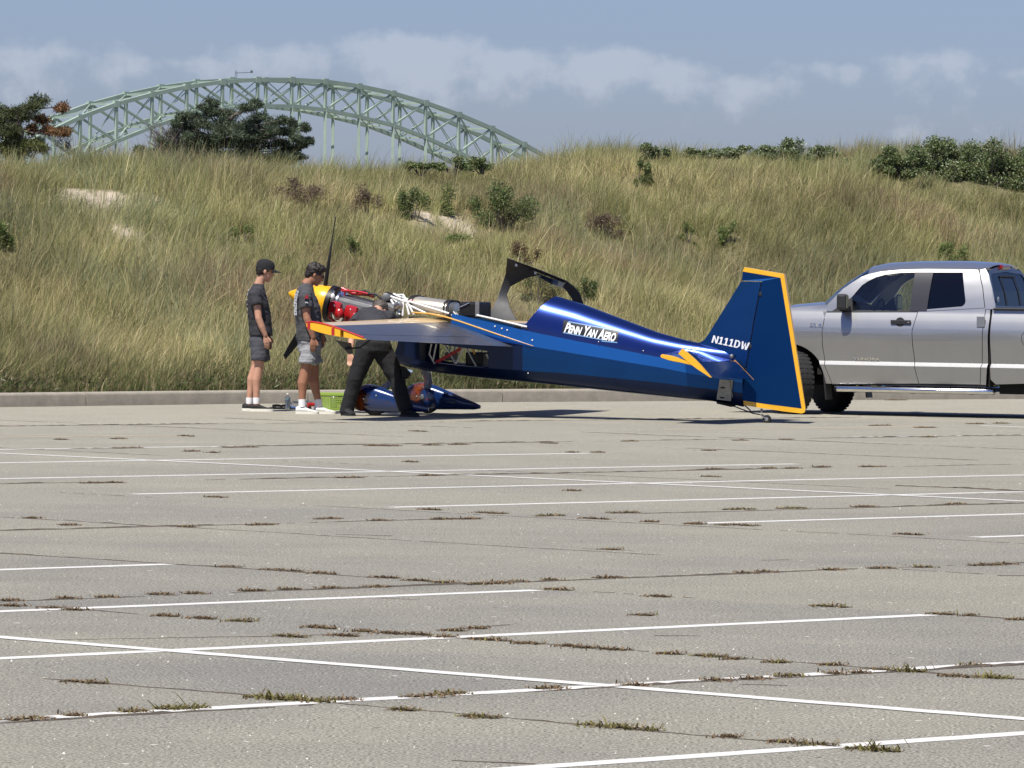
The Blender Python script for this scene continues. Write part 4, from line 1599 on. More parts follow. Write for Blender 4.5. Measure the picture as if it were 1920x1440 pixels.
# --- tailplane
for sgn in (1, -1):
    st = empty('stabilizer', parent=plane)
    TH = 4.20

    def ssec(n, grow=0.0, x1=1.0):
        f = n / 1.5
        le = lerp(3.58, 3.79, f)
        c = TH - le
        zl = .775 + (.0 if f > .5 else 0)
        xs_ = chord_pts(0, x1, 7)
        th = .13
        up_ = [(le + c * x, -sgn * n, zl - .21 * (le + c * x - 3.79) + c * max(.045, af(min(x, .6), th)) * (1 if x > 0 else .3) + grow) for x in xs_]
        dn_ = [(le + c * x, -sgn * n, zl - .21 * (le + c * x - 3.79) - c * max(.045, af(min(x, .6), th)) * (1 if x > 0 else .3) - grow) for x in xs_]
        return up_ + dn_[::-1]
    MB().loft([ssec(.06), ssec(.7), ssec(1.27)]).build('stabilizer_panel', M_DECKP, st, smooth=40)
    MB().loft([ssec(1.272), ssec(1.46)]).build('stabilizer_outboard', M_DECKP, st, smooth=40)
    a, b = ssec(1.462, .004), ssec(1.50, -.003)
    MB().loft([a, b]).build('stabilizer_tip', M_YEL, st, smooth=30)
    el_ = empty('elevator', parent=plane)
    hz = .775 - .21 * (TH - 3.79)
    tip_le, tip_te = LP(1276, 655, 1.5), LP(1334, 705, 1.5)
    dirv = Vector((tip_te.x - tip_le.x, 0, tip_te.z - tip_le.z))
    Ld = dirv.length
    dirv.normalize()
    nrm = Vector((-dirv.z, 0, dirv.x))

    def esec(n, x0, x1, base, half0):
        # x measured along the deflected elevator from the hinge
        p = []
        for x in np.linspace(x0, x1, 6):
            h_ = half0 * max(.06, 1 - max(0, x) / (x1 + 1e-6)) ** .9 * (1 if x > x0 + .001 or x0 < 0 else .8)
            p.append((base + dirv * x, h_))
        up_ = [(q.x + nrm.x * h_, -sgn * n, q.z + nrm.z * h_) for q, h_ in p]
        dn_ = [(q.x - nrm.x * h_, -sgn * n, q.z - nrm.z * h_) for q, h_ in p]
        return up_ + dn_[::-1]
    hb = Vector((TH + .012, 0, hz))
    xte = (Vector((tip_te.x, 0, tip_te.z)) - hb).dot(dirv)
    root_te = LP(1404, 717, .14)
    xr = (Vector((root_te.x, 0, root_te.z)) - hb).dot(dirv)
    xr = max(.30, min(.5, xr))
    MB().loft([esec(.13, 0, xr, hb, .034), esec(.8, 0, lerp(xr, xte, .5), hb, .034), esec(1.29, 0, xte, hb, .034)]).build('elevator_panel', M_NAVY, el_, smooth=40)
    MB().loft([esec(1.292, -.2, xte, hb, .032), esec(1.46, -.2, xte, hb, .032)]).build('elevator_horn', M_NAVY, el_, smooth=40)
    e1, e2 = esec(1.462, xte - Ld, xte + .005, hb, .040), esec(1.505, xte - Ld + .01, xte, hb, .034)
    MB().loft([e1, e2]).build('elevator_tip', M_YEL, el_, smooth=30)
    MB().loft([esec(.115, -.02, xr + .004, hb, .034), esec(.128, -.02, xr + .004, hb, .036)]).build('inboard_edge', M_ORANGE, el_, smooth=30)
    MB().ellipsoid((TH - .03, -sgn * .1, hz + .075), (.026, .02, .03), 10, 6).build('hinge_block', M_GREY, el_, smooth=60)

# clear tail panel, tail spring and wheel
tp = [LP(1350, 711, .12), LP(1375, 713, .10), LP(1371, 752, .08), LP(1344, 749, .10)]
MB().prism([p + Vector((0, -.012, 0)) for p in tp], (0, .006, 0)).build('tail_inspection_panel', mat('milky_perspex', (.33, .32, .27), .25, coat=.4, var=.3, scale=14), plane)
MB().beam(LP(1368, 713, .118), LP(1374, 745, .095), .012, .006).build('panel_stay', M_GREY, plane)
for (x, y) in ((1355, 727), (1354, 746)):
    MB().box(LP(x, y, .125), (.05, .006, .015)).build('panel_clip', M_BLK, plane)
MB().prism([LP(1343, 753, .1), LP(1372, 758, .09), LP(1370, 763, .08), LP(1344, 757, .1)], (0, .16, 0)).build('tail_skid_block', M_BLKG, plane)
MB().tube([LP(1372, 760), LP(1390, 767), LP(1412, 775), LP(1428, 778)], [(.007, .022)] * 4, 6, flat=(0, 0, 1)).build('tail_spring', M_BLKG, plane)
MB().tube([LP(1390, 755), LP(1402, 765), LP(1409, 772)], .008, 6).build('steering_link', M_GREY, plane)
tw = empty('tail_wheel', parent=plane)
MB().lathe(LP(1438, 786) + Vector((0, -.022, 0)), (0, 1, 0), [(0, .028), (.004, .046), (.012, .051), (.032, .051), (.040, .046), (.044, .028)], 20).build('tyre', M_TIRE, tw, smooth=40)
MB().lathe(LP(1438, 786) + Vector((0, -.026, 0)), (0, 1, 0), [(0, .012), (.002, .022), (.052, .022), (.054, .012)], 14).build('hub', M_ALU, tw, smooth=40)
for q in (-.03, .03):
    MB().tube([LP(1427, 777) + Vector((0, q, 0)), LP(1438, 786) + Vector((0, q, 0))], .007, 6).build('fork', M_GREY, tw)
MB().lathe(LP(1428, 771), (0, 0, 1), [(-.02, .014), (.03, .014)], 10).build('pivot', M_GREY, tw, smooth=40)
MB().box(LP(1043, 714, .22), (.06, .05, .018)).build('drain_fitting', M_WHT, plane, bevel=.004)
for x, y in ((1122, 641), (1206, 658), (990, 700)):
    MB().ellipsoid(LP(x, y, hw(TX(x)) + .0), (.008, .006, .008), 8, 5).build('rivet', M_ALU, plane)

# --- landing gear
for sgn, gpx in ((1, (702.7, 779.6)), (-1, (802, 774.8))):
    g = gnd(*gpx) - AO
    wt_, wn_ = g.dot(AT), g.dot(AN)
    lg = empty('main_gear', parent=plane)
    att = Vector((.20, -sgn * .27, .50))
    whl = Vector((wt_, -wn_, .155))
    mid = Vector((lerp(att.x, whl.x, .5) + .01, lerp(att.y, whl.y, .52), .40))
    low = Vector((whl.x + .01, whl.y + sgn * .05, .285))
    MB().tube([att + Vector((0, 0, .03)), mid, low], [(.014, .062), (.013, .055), (.011, .042)], 10, flat=(0, -sgn, .9)).build('gear_leg', mat('grey_blue_leg_paint', (.20, .25, .36), .3, coat=.6), lg, smooth=50)
    MB().lathe(whl + Vector((0, -.062, 0)), (0, 1, 0), [(0, .07), (.008, .12), (.03, .150), (.062, .156), (.094, .150), (.116, .12), (.124, .07)], 28).build('tyre', M_TIRE, lg, smooth=40)
    MB().lathe(whl + Vector((0, -.068, 0)), (0, 1, 0), [(0, .03), (.004, .075), (.132, .075), (.136, .03)], 20).build('rim', M_ALU, lg, smooth=40)
    # wheel pant, side profile measured on the far one
    upx = [(757, 741), (760, 732), (767, 725), (778, 719), (789, 717), (803, 718.5), (822, 725), (845, 735), (870, 746), (890, 754.5), (901, 760)]
    lpx = [(757, 754), (760, 760), (767, 763), (778, 766.5), (789, 767.5), (803, 768), (822, 768), (845, 768), (870, 768), (890, 768), (901, 766)]
    rings = []
    g2 = gnd(802, 774.8) - AO
    for (a, b) in zip(upx, lpx):
        A, B2 = LP(*a, n=-g2.dot(-AN)) if False else frame_pt(a[0], a[1], g2.dot(AN), AO), frame_pt(b[0], b[1], g2.dot(AN), AO)
        t = A.x - g2.dot(AT) + wt_
        zc, hz_ = (A.z + B2.z) / 2, (A.z - B2.z) / 2
        f = (a[0] - 757) / 144
        w_ = .115 * max(.12, math.sin(math.pi * min(1, (.06 + f) ** .62)) ** .7 if f < .97 else .12)
        rings.append([(t, whl.y + w_ * math.copysign(abs(math.cos(q)) ** .8, math.cos(q)), zc + hz_ * math.copysign(abs(math.sin(q)) ** .8, math.sin(q)))
                      for q in [2 * math.pi * k / 20 for k in range(20)]])
    pm = bpy.data.materials.get('flame_pant_paint')
    if pm is None:
        pm = mat('flame_pant_paint', (.004, .010, .075), .22, metal=.2, coat=1.0)
        nt = pm.node_tree
        co = nt.nodes.new('ShaderNodeTexCoord')
        sx_ = nt.nodes.new('ShaderNodeSeparateXYZ')
        nt.links.new(co.outputs['Object'], sx_.inputs[0])
        mr = nt.nodes.new('ShaderNodeMapRange')
        mr.inputs['From Min'].default_value = -.30
        mr.inputs['From Max'].default_value = .02
        mr.inputs['To Min'].default_value = .95
        mr.inputs['To Max'].default_value = 0.0
        nt.links.new(sx_.outputs[0], mr.inputs['Value'])
        nz = nt.nodes.new('ShaderNodeTexNoise')
        mpg = nt.nodes.new('ShaderNodeMapping')
        mpg.inputs['Scale'].default_value = (1.2, 1.5, 2.6)
        nt.links.new(co.outputs['Object'], mpg.inputs[0])
        nt.links.new(mpg.outputs[0], nz.inputs['Vector'])
        nz.inputs['Detail'].default_value = 3
        sm = nt.nodes.new('ShaderNodeMath')
        sm.operation = 'ADD'
        nt.links.new(mr.outputs[0], sm.inputs[0])
        nt.links.new(nz.outputs[0], sm.inputs[1])
        rp = nt.nodes.new('ShaderNodeValToRGB')
        rp.color_ramp.elements[0].position = .62
        rp.color_ramp.elements[0].color = (.004, .024, .11, 1)
        e = rp.color_ramp.elements.new(.80)
        e.color = (.03, .008, .008, 1)
        e = rp.color_ramp.elements.new(.92)
        e.color = (.22, .045, .008, 1)
        e = rp.color_ramp.elements.new(1.0)
        e.color = (.30, .12, .02, 1)
        for e in rp.color_ramp.elements:
            if e.position > .99:
                e.color = (.12, .03, .01, 1)
        nt.links.new(sm.outputs[0], rp.inputs[0])
        nt.links.new(rp.outputs[0], nt.nodes['Principled BSDF'].inputs['Base Color'])
    pant = MB().loft(rings).build('wheel_pant', pm, lg, smooth=50)
    for (dx, dz) in ((-.10, .20), (.06, .24)):
        MB().ellipsoid((wt_ + dx, whl.y - .116, dz), (.012, .006, .012), 8, 5).build('fastener', M_ALU, lg)
    if sgn == -1:
        MB().box((wt_ + .02, whl.y - .10, .20), (.05, .02, .09)).build('brake_caliper', M_RED, lg, bevel=.008)
        MB().lathe((wt_ - .03, whl.y - .12, .20), (0, -1, 0), [(0, .03), (.01, .025)], 12).build('axle_cap', M_ALU, lg)

# --- engine, propeller, tank
AXD = Vector((-.976, 0, .217))                    # thrust line, nose up
UPV = Vector((.217, 0, .976))
HB = LP(614, 568)
HB.y = 0
spin = empty('propeller', parent=plane)
MB().lathe(HB, AXD, [(-.03, .200), (0, .207), (.08, .203), (.17, .185), (.27, .150), (.36, .108), (.44, .066), (.50, .030), (.52, .010)], 32).build('spinner', M_YEL, spin, smooth=50)
MB().lathe(HB - AXD * .10, AXD, [(0, .19), (.005, .222), (.06, .226), (.068, .205)], 32).build('back_plate', M_BLKG, spin, smooth=30)
for k in range(3):
    th_ = math.radians(10 + 120 * k)
    dv = UPV * math.cos(th_) + Vector((0, -1, 0)) * math.sin(th_)
    side = AXD.cross(dv)
    rings = []
    for i in range(13):
        f = i / 12
        rad = .15 + f * .90
        ch = float(np.interp(f, [0, .12, .3, .6, .85, 1], [.045, .06, .10, .115, .10, .07]))
        tw_ = math.radians(lerp(62, 17, f ** .7))
        cd = side * math.cos(tw_) + AXD * math.sin(tw_)
        td = dv.cross(cd)
        thk = lerp(.05, .014, min(1, f * 1.6))
        c = HB + AXD * .06 + dv * rad
        rings.append([c + cd * ch / 2 * math.cos(q) + td * thk / 2 * math.sin(q) for q in [2 * math.pi * j / 12 for j in range(12)]])
    MB().loft(rings).build('blade', M_BLKG, spin, smooth=60)

eng = empty('engine', parent=plane)
E = lambda d, n=0.0, u=0.0: HB - AXD * d + Vector((0, -n, 0)) + UPV * u
ROTE = Matrix((-AXD, Vector((0, 1, 0)), UPV)).transposed()
MB().lathe(E(.15), -AXD, [(0, .17), (.01, .198), (.035, .198), (.05, .16), (.09, .12)], 32).build('ring_gear', M_CHR, eng, smooth=30)
MB().box(E(.46), (.62, .30, .24), ROTE).build('crankcase', M_GREY, eng, bevel=.04)
MB().box(E(.50, 0, .135), (.52, .16, .05), ROTE).build('crankcase_spine', mat('black_baffle', (.03, .03, .032), .6), eng, bevel=.015)
MB().box(E(.42, .12, .095), (.40, .012, .10), ROTE).build('cooling_baffle', M_ALU, eng)
for sgn in (1, -1):
    for d in (.26, .47, .67):
        cyl = empty('cylinder', parent=eng)
        fins = []
        for q in range(9):
            fins += [(.14 + q * .019, .078), (.149 + q * .019, .078), (.150 + q * .019, .066), (.158 + q * .019, .066)]
        MB().lathe(E(d, 0, -.02), Vector((0, -sgn, 0)), fins, 18).build('barrel', M_GREY, cyl)
        MB().box(E(d, sgn * .355, .005), (.165, .10, .150), ROTE).build('rocker_cover', M_RED, cyl, smooth=50, bevel=.045)
        MB().ellipsoid(E(d + .06, sgn * .37, -.05), (.065, .05, .07), 12, 8, ROTE).build('rocker_cover', M_RED, cyl, smooth=60)
        MB().tube([E(d - .06, sgn * .36, -.03), E(d - .07, sgn * .33, -.13), E(d + .02, sgn * .2, -.2)], .019, 8).build('intake_pipe', M_RED if d < .5 else M_BLKG, cyl, smooth=60)
        MB().ellipsoid(E(d, sgn * .405, .03), (.012, .01, .012), 8, 5).build('bolt', M_CHR, cyl)
# red ignition harness and top parts
for (pts, r, m, nm, nn_) in [([(641, 541), (662, 550), (690, 552), (702, 556)], .022, M_RED, 'top_pipe', -.05), ([(640, 545), (668, 546), (700, 553)], .014, M_RED, 'ignition_lead', .1),
                             ([(668, 549), (684, 545), (703, 556)], .012, M_BLKG, 'hose', 0), ([(690, 551), (706, 552), (716, 561)], .016, M_BLKG, 'hose', .1),
                             ([(627, 545), (621, 558), (617, 575)], .016, M_CHR, 'front_tube', .16), ([(627, 570), (619, 585), (621, 600)], .016, M_ALU, 'front_tube', .2),
                             ([(634, 588), (633, 600)], .02, M_RED, 'front_tube', .3), ([(655, 590), (650, 602)], .022, M_RED, 'front_tube', .3),
                             ([(640, 592), (672, 596)], .025, M_BLKG, 'hose', .26), ([(660, 584), (690, 590)], .02, M_BLKG, 'hose', .3)]:
    MB().tube([LP(x, y, nn_) for x, y in pts], r, 8).build(nm, m, eng, smooth=60)
MB().ellipsoid(LP(624, 556, .2), (.028, .03, .04), 10, 7).build('alternator_end', M_WHT, eng, smooth=60)
MB().box(E(.86, 0, .02), (.16, .24, .22), ROTE).build('accessory_case', M_GREY, eng, bevel=.03)
MB().lathe(LP(722, 556, .02), (.9, 0, -.2), [(0, .05), (.01, .062), (.11, .062), (.12, .05)], 18).build('magneto', M_BLKG, eng, smooth=40)
MB().lathe(LP(724, 557, .1), (.3, -.8, 0), [(0, .05), (.05, .05), (.06, .03)], 18).build('magneto', M_GREY, eng, smooth=40)
MB().box(LP(735, 578, .22), (.13, .14, .10), Matrix.Rotation(.5, 3, 'Y')).build('governor', M_GREY, eng, bevel=.03)
MB().lathe(LP(741, 575, .26), (.7, -.2, .35), [(0, .03), (.01, .042), (.09, .042), (.10, .03)], 14).build('oil_filter', M_ALU, eng, smooth=40)
mount = empty('engine_mount', parent=plane)
for a, b, n0, n1 in [((733, 556), (762, 566), .18, .26), ((735, 558), (756, 576), .18, .24), ((742, 554), (766, 562), -.1, .1), ((733, 562), (750, 590), .2, .26), ((745, 553), (756, 553), .05, .15),
                     ((756, 553), (766, 570), .15, .26), ((757, 560), (755, 592), .24, .27), ((760, 562), (767, 590), .24, .27), ((762, 563), (776, 590), .25, .27), ((766, 565), (842, 588), .25, .27),
                     ((766, 572), (800, 588), .25, .27), ((738, 551), (752, 558), .14, .2)]:
    MB().tube([LP(*a, n=n0), LP(*b, n=n1)], .0135, 8).build('mount_tube', M_WHT, mount, smooth=60)
hoop = []
for k in range(13):
    q = math.pi * k / 12
    p = LP(757, 588)
    hoop.append((p.x + .02, -.27 * math.cos(q), p.z - .02 + .20 * math.sin(q) ** .7))
MB().tube(hoop, .013, 8).build('firewall_hoop', mat('zinc_green_tube', (.22, .25, .20), .5), mount, smooth=60)
tank = empty('header_tank', parent=plane)
rings = []
a_, b_ = LP(776, 571.5), LP(853, 582)
for f, g_ in ((0, .86), (.03, .97), (.06, 1), (.94, 1), (.97, .97), (1, .86)):
    c = a_.lerp(b_, f)
    prof = [(-.225, -.045), (-.225, .03), (-.20, .075), (-.13, .10), (0, .108), (.13, .10), (.20, .075), (.225, .03), (.225, -.045), (.20, -.085), (-.20, -.085)]
    rings.append([(c.x, y * g_, c.z + z * g_) for y, z in prof])
MB().loft(rings).build('tank_shell', M_BEIGE, tank, smooth=45)
for f in (.05, .11, .90, .97):
    c = a_.lerp(b_, f)
    prof = [(-.232, -.05), (-.232, .034), (-.205, .082), (-.132, .108), (0, .116), (.132, .108), (.205, .082), (.232, .034), (.232, -.05)]
    MB().tube([(c.x, y, c.z + z) for y, z in prof], [(.007, .014)] * 9, 6, flat=(0, 0, 1)).build('strap', M_BLK, tank, smooth=60)
MB().ellipsoid(LP(771, 564, .23), (.022, .02, .022), 10, 7).build('red_fuel_cap', M_RED, tank, smooth=60)
MB().ellipsoid(LP(771, 563, .245), (.012, .012, .012), 8, 5).build('cap_glint', M_WHT, tank, smooth=60)
pan = empty('instrument_panel', parent=plane)
MB().box(LP(891, 581, .02), (.24, .46, .19)).build('panel_box', M_BLKG, pan, bevel=.03)
MB().box(LP(895, 579.5, .252), (.05, .012, .18)).build('grey_stripe', M_GREY, pan)
for k, (x, y) in enumerate(((866, 578), (869, 586), (862, 590), (860, 582))):
    MB().lathe(LP(x, y, .2), (.9, -.2, 0), [(0, .02), (.01, .026), (.06, .026), (.07, .02)], 12).build('instrument_can', M_ALU if k % 2 else M_BLKG, pan, smooth=40)
for k, pts in enumerate([[(855, 586), (862, 594), (858, 600)], [(850, 584), (856, 592), (868, 594)], [(862, 576), (872, 572), (880, 568)], [(846, 590), (853, 597), (862, 596)]]):
    MB().tube([LP(x, y, .26) for x, y in pts], .009, 6).build('harness', M_WHT if k % 2 else M_ALU, pan, smooth=60)
# bright exhaust collector and oil cooler below the engine
exh = empty('oil_cooler', parent=plane)
MB().box(LP(758, 655, .22), (.12, .12, .20), Matrix.Rotation(.12, 3, 'Y')).build('cooler_core', M_GREY, exh, bevel=.015)
for k in range(5):
    MB().box(LP(758 - k * .4, 642 + k * 5.5, .285), (.13, .01, .012)).build('cooler_fin', M_CHR, exh)
MB().lathe(LP(750, 668, .23), (.95, 0, -.05), [(0, .03), (.01, .04), (.10, .04), (.11, .03)], 16).build('exhaust_stub', M_CHR, exh, smooth=40)
MB().tube([LP(748, 640, .25), LP(746, 655, .27), LP(750, 668, .25)], .014, 8).build('oil_line', M_CHR, exh, smooth=60)


# --- lettering
def text_obj(txt, name, quad, m, parent, nfun, sx=1.0, shear=0.0, small=None, off=.004, bold=0.0):
    """lay text into the pixel quad (TL, TR, BR, BL); nfun(t, z) = distance of the surface from the symmetry plane"""
    cu_ = bpy.data.curves.new(name, 'FONT')
    cu_.body = txt
    cu_.shear = shear
    cu_.offset = bold
    cu_.small_caps_scale = .78
    if small:
        for i, ch in enumerate(txt):
            if i not in small:
                cu_.body_format[i].use_small_caps = True
    ob = bpy.data.objects.new(name, cu_)
    COL.objects.link(ob)
    dg = bpy.context.evaluated_depsgraph_get()
    me = bpy.data.meshes.new_from_object(ob.evaluated_get(dg))
    bpy.data.objects.remove(ob, do_unlink=True)
    xs_ = [v.co.x for v in me.vertices]
    ys_ = [v.co.y for v in me.vertices]
    x0, x1, y0, y1 = min(xs_), max(xs_), min(ys_), max(ys_)
    bm = bmesh.new()
    bm.from_mesh(me)
    for k in range(1, 24):
        bmesh.ops.bisect_plane(bm, geom=bm.verts[:] + bm.edges[:] + bm.faces[:], plane_co=(lerp(x0, x1, k / 24), 0, 0), plane_no=(1, 0, 0))
    TL, TR, BR, BL = [Vector(q) for q in quad]
    for v in bm.verts:
        u, w = (v.co.x - x0) / (x1 - x0), (v.co.y - y0) / (y1 - y0)
        p = BL.lerp(BR, u).lerp(TL.lerp(TR, u), w)
        n = .2
        for _ in range(4):
            q = nfun[0](p.x, p.y, n)
            n = nfun[1](q.x, q.z) + off
        q = nfun[0](p.x, p.y, n)
        v.co = q
    bm.to_mesh(me)
    bm.free()
    me.materials.clear()
    me.materials.append(m)
    o_ = bpy.data.objects.new(name, me)
    COL.objects.link(o_)
    o_.parent = parent
    return o_


def decal(name, quad, m, parent, nfun, off=.003, k=14):
    TL, TR, BR, BL = [Vector(q) for q in quad]
    rows = []
    for i in range(k + 1):
        r_ = []
        for j in range(7):
            p = BL.lerp(BR, i / k).lerp(TL.lerp(TR, i / k), j / 6)
            n = .2
            for _ in range(4):
                q = nfun[0](p.x, p.y, n)
                n = nfun[1](q.x, q.z) + off
            r_.append(nfun[0](p.x, p.y, n))
        rows.append(r_)
    return MB().loft(rows, closed=False).build(name, m, parent, smooth=60)


DK = (lambda x, y, n: LP(x, y, n), deck_n)
dec = empty('sponsor_decal', parent=plane)
decal('decal_field', [(1057, 600), (1161, 619), (1157, 644), (1053, 625)], M_DECALB, dec, DK)
decal('decal_line', [(1066, 602.2), (1160.5, 619.5), (1160.1, 621.3), (1065.6, 604)], M_LBLUE, dec, DK, .005)
decal('decal_line', [(1056, 622.6), (1132, 636.6), (1131.7, 638.4), (1055.7, 624.4)], M_LBLUE, dec, DK, .005)
decal('decal_line', [(1128, 638.4), (1157.5, 641.4), (1157.2, 643.4), (1127.8, 640.4)], M_LBLUE, dec, DK, .005)
text_obj('Penn Yan Aero', 'decal_lettering', [(1061, 604), (1157, 621), (1153, 641.5), (1057, 623)], M_TXT, dec, DK, shear=.30, small=(0, 5, 9), off=.007, bold=.034)
FN = (lambda x, y, n: LP(x, y, n), lambda t, z: float(np.interp(hinge(z) - t, [0, .25, .75], [.05, .052, .012])))
GLY = {'N': (.72, [[(0, 0), (.2, 0), (.2, 1), (0, 1)], [(.52, 0), (.72, 0), (.72, 1), (.52, 1)], [(.2, 1), (.2, .66), (.52, 0), (.52, .34)]]),
       '1': (.52, [[(.16, 0), (.36, 0), (.36, 1), (.16, 1)], [(0, 0), (.16, 0), (.16, .15), (0, .15)], [(.36, 0), (.52, 0), (.52, .15), (.36, .15)], [(0, .72), (.16, .78), (.16, 1), (0, .88)]]),
       'D': (.70, [[(0, 0), (.2, 0), (.2, 1), (0, 1)], [(.2, .84), (.38, .84), (.44, 1), (.2, 1)], [(.38, .84), (.5, .68), (.70, .72), (.44, 1)], [(.5, .68), (.5, .32), (.70, .28), (.70, .72)],
                   [(.5, .32), (.38, .16), (.44, 0), (.70, .28)], [(.38, .16), (.2, .16), (.2, 0), (.44, 0)]]),
       'W': (1.0, [[(0, 1), (.2, 1), (.34, .28), (.26, 0), (.18, 0)], [(.26, 0), (.34, .28), (.46, .9), (.54, .9), (.40, 0)], [(.46, .9), (.54, .9), (.66, .28), (.74, 0), (.60, 0)], [(.66, .28), (.8, 1), (1, 1), (.82, 0), (.74, 0)]])}
reg = empty('registration_marking', parent=plane)
tot = sum(GLY[c][0] for c in 'N111DW') + .12 * 5
xo = 0.0
TLq, TRq, BRq, BLq = [Vector(q) for q in ((1337, 628.5), (1405.5, 642.5), (1403, 656.8), (1334.5, 642.3))]
for c in 'N111DW':
    wd, polys = GLY[c]
    mb = MB()
    for pl in polys:
        pts = []
        for (u, w) in pl:
            uu = (xo + u + .10 * w - .05) / tot
            p = BLq.lerp(BRq, uu).lerp(TLq.lerp(TRq, uu), w)
            n = .05
            for _ in range(4):
                q = LP(p.x, p.y, n)
                n = FN[1](q.x, q.z) + .006
            pts.append(LP(p.x, p.y, n))
        mb.add(pts, [tuple(range(len(pts)))])
    mb.build('letter' if c.isalpha() else 'digit', M_TXT, reg, fix=False)
    xo += wd + .12

# ================================================================== PICKUP TRUCK
OT = gnd(1561, 772) + AN * .86
truck = empty('pickup_truck', OT, -PSI)
tag(truck, 'silver double-cab pickup truck with tube side steps parked at the kerb behind the tail', 'pickup truck')
TP = lambda px, py, n=.96: frame_pt(px, py, n, OT)
M_SILV = mat('silver_metallic_paint', (.345, .345, .345), .37, metal=.72, coat=1.0, var=.04, scale=2)
M_TRIM = mat('black_trim_plastic', (.018, .018, .019), .55)
M_PILLAR = mat('gloss_dark_pillar', (.035, .033, .034), .3, coat=.4)
M_UNDER = mat('chassis_black', (.010, .010, .010), .9)
M_CLEARG = glass_mat('clear_side_glass', (.86, .89, .87), .04)
M_TINT = glass_mat('dark_tinted_glass', (.055, .06, .065), .05)
M_LAMP = mat('red_lamp_lens', (.25, .012, .014), .15, coat=1.0)
M_SEAT = mat('grey_seat_fabric', (.06, .06, .065), .9, var=.2, scale=14)

_SN = [(.36, .915), (.45, .938), (.60, .972), (.625, .976), (.672, .932), (.78, .950), (.93, .985), (1.02, .996), (1.09, .988), (1.20, .955), (1.30, .918), (1.36, .905)]


def side_n(t, z):
    n = float(np.interp(z, [a for a, b in _SN], [b for a, b in _SN]))
    if t < -.25:
        n -= .16 * min(1, (-t - .25) / .75) ** 2
    return n


def green_n(t, z):
    n = float(np.interp(z, [1.30, 1.50, 1.70, 1.84], [.925, .875, .805, .735]))
    return n


ZC = [a for a, b in _SN] + [.85, 1.08, 1.18, 1.27]


def panel(name, poly, sgn, nf, m, parent, zc=ZC, tc=(), th=.018, smooth=35):
    bm = bmesh.new()
    vs_ = [bm.verts.new((t, 0, z)) for t, z in poly]
    bm.faces.new(vs_)
    for z in zc:
        bmesh.ops.bisect_plane(bm, geom=bm.verts[:] + bm.edges[:] + bm.faces[:], plane_co=(0, 0, z), plane_no=(0, 0, 1))
    for t in tc:
        bmesh.ops.bisect_plane(bm, geom=bm.verts[:] + bm.edges[:] + bm.faces[:], plane_co=(t, 0, 0), plane_no=(1, 0, 0))
    for v in bm.verts:
        v.co.y = -sgn * nf(v.co.x, v.co.z)
    bmesh.ops.recalc_face_normals(bm, faces=bm.faces)
    f0 = bm.faces[:]
    # thickness towards the inside
    ret = bmesh.ops.extrude_face_region(bm, geom=f0)
    for e in ret['geom']:
        if isinstance(e, bmesh.types.BMVert):
            e.co.y += sgn * th
    bmesh.ops.recalc_face_normals(bm, faces=bm.faces)
    me = bpy.data.meshes.new(name)
    bm.to_mesh(me)
    bm.free()
    me.materials.append(m)
    me.shade_smooth()
    me.set_sharp_from_angle(angle=math.radians(smooth))
    o_ = bpy.data.objects.new(name, me)
    COL.objects.link(o_)
    o_.parent = parent
    return o_


def tz(pts, n=.96):
    return [(TP(x, y, n).x, TP(x, y, n).z) for x, y in pts]


def arc(cx, cz, r, a0, a1, k=18):
    return [(cx + r * math.cos(math.radians(lerp(a0, a1, i / k))), cz + r * math.sin(math.radians(lerp(a0, a1, i / k)))) for i in range(k + 1)]


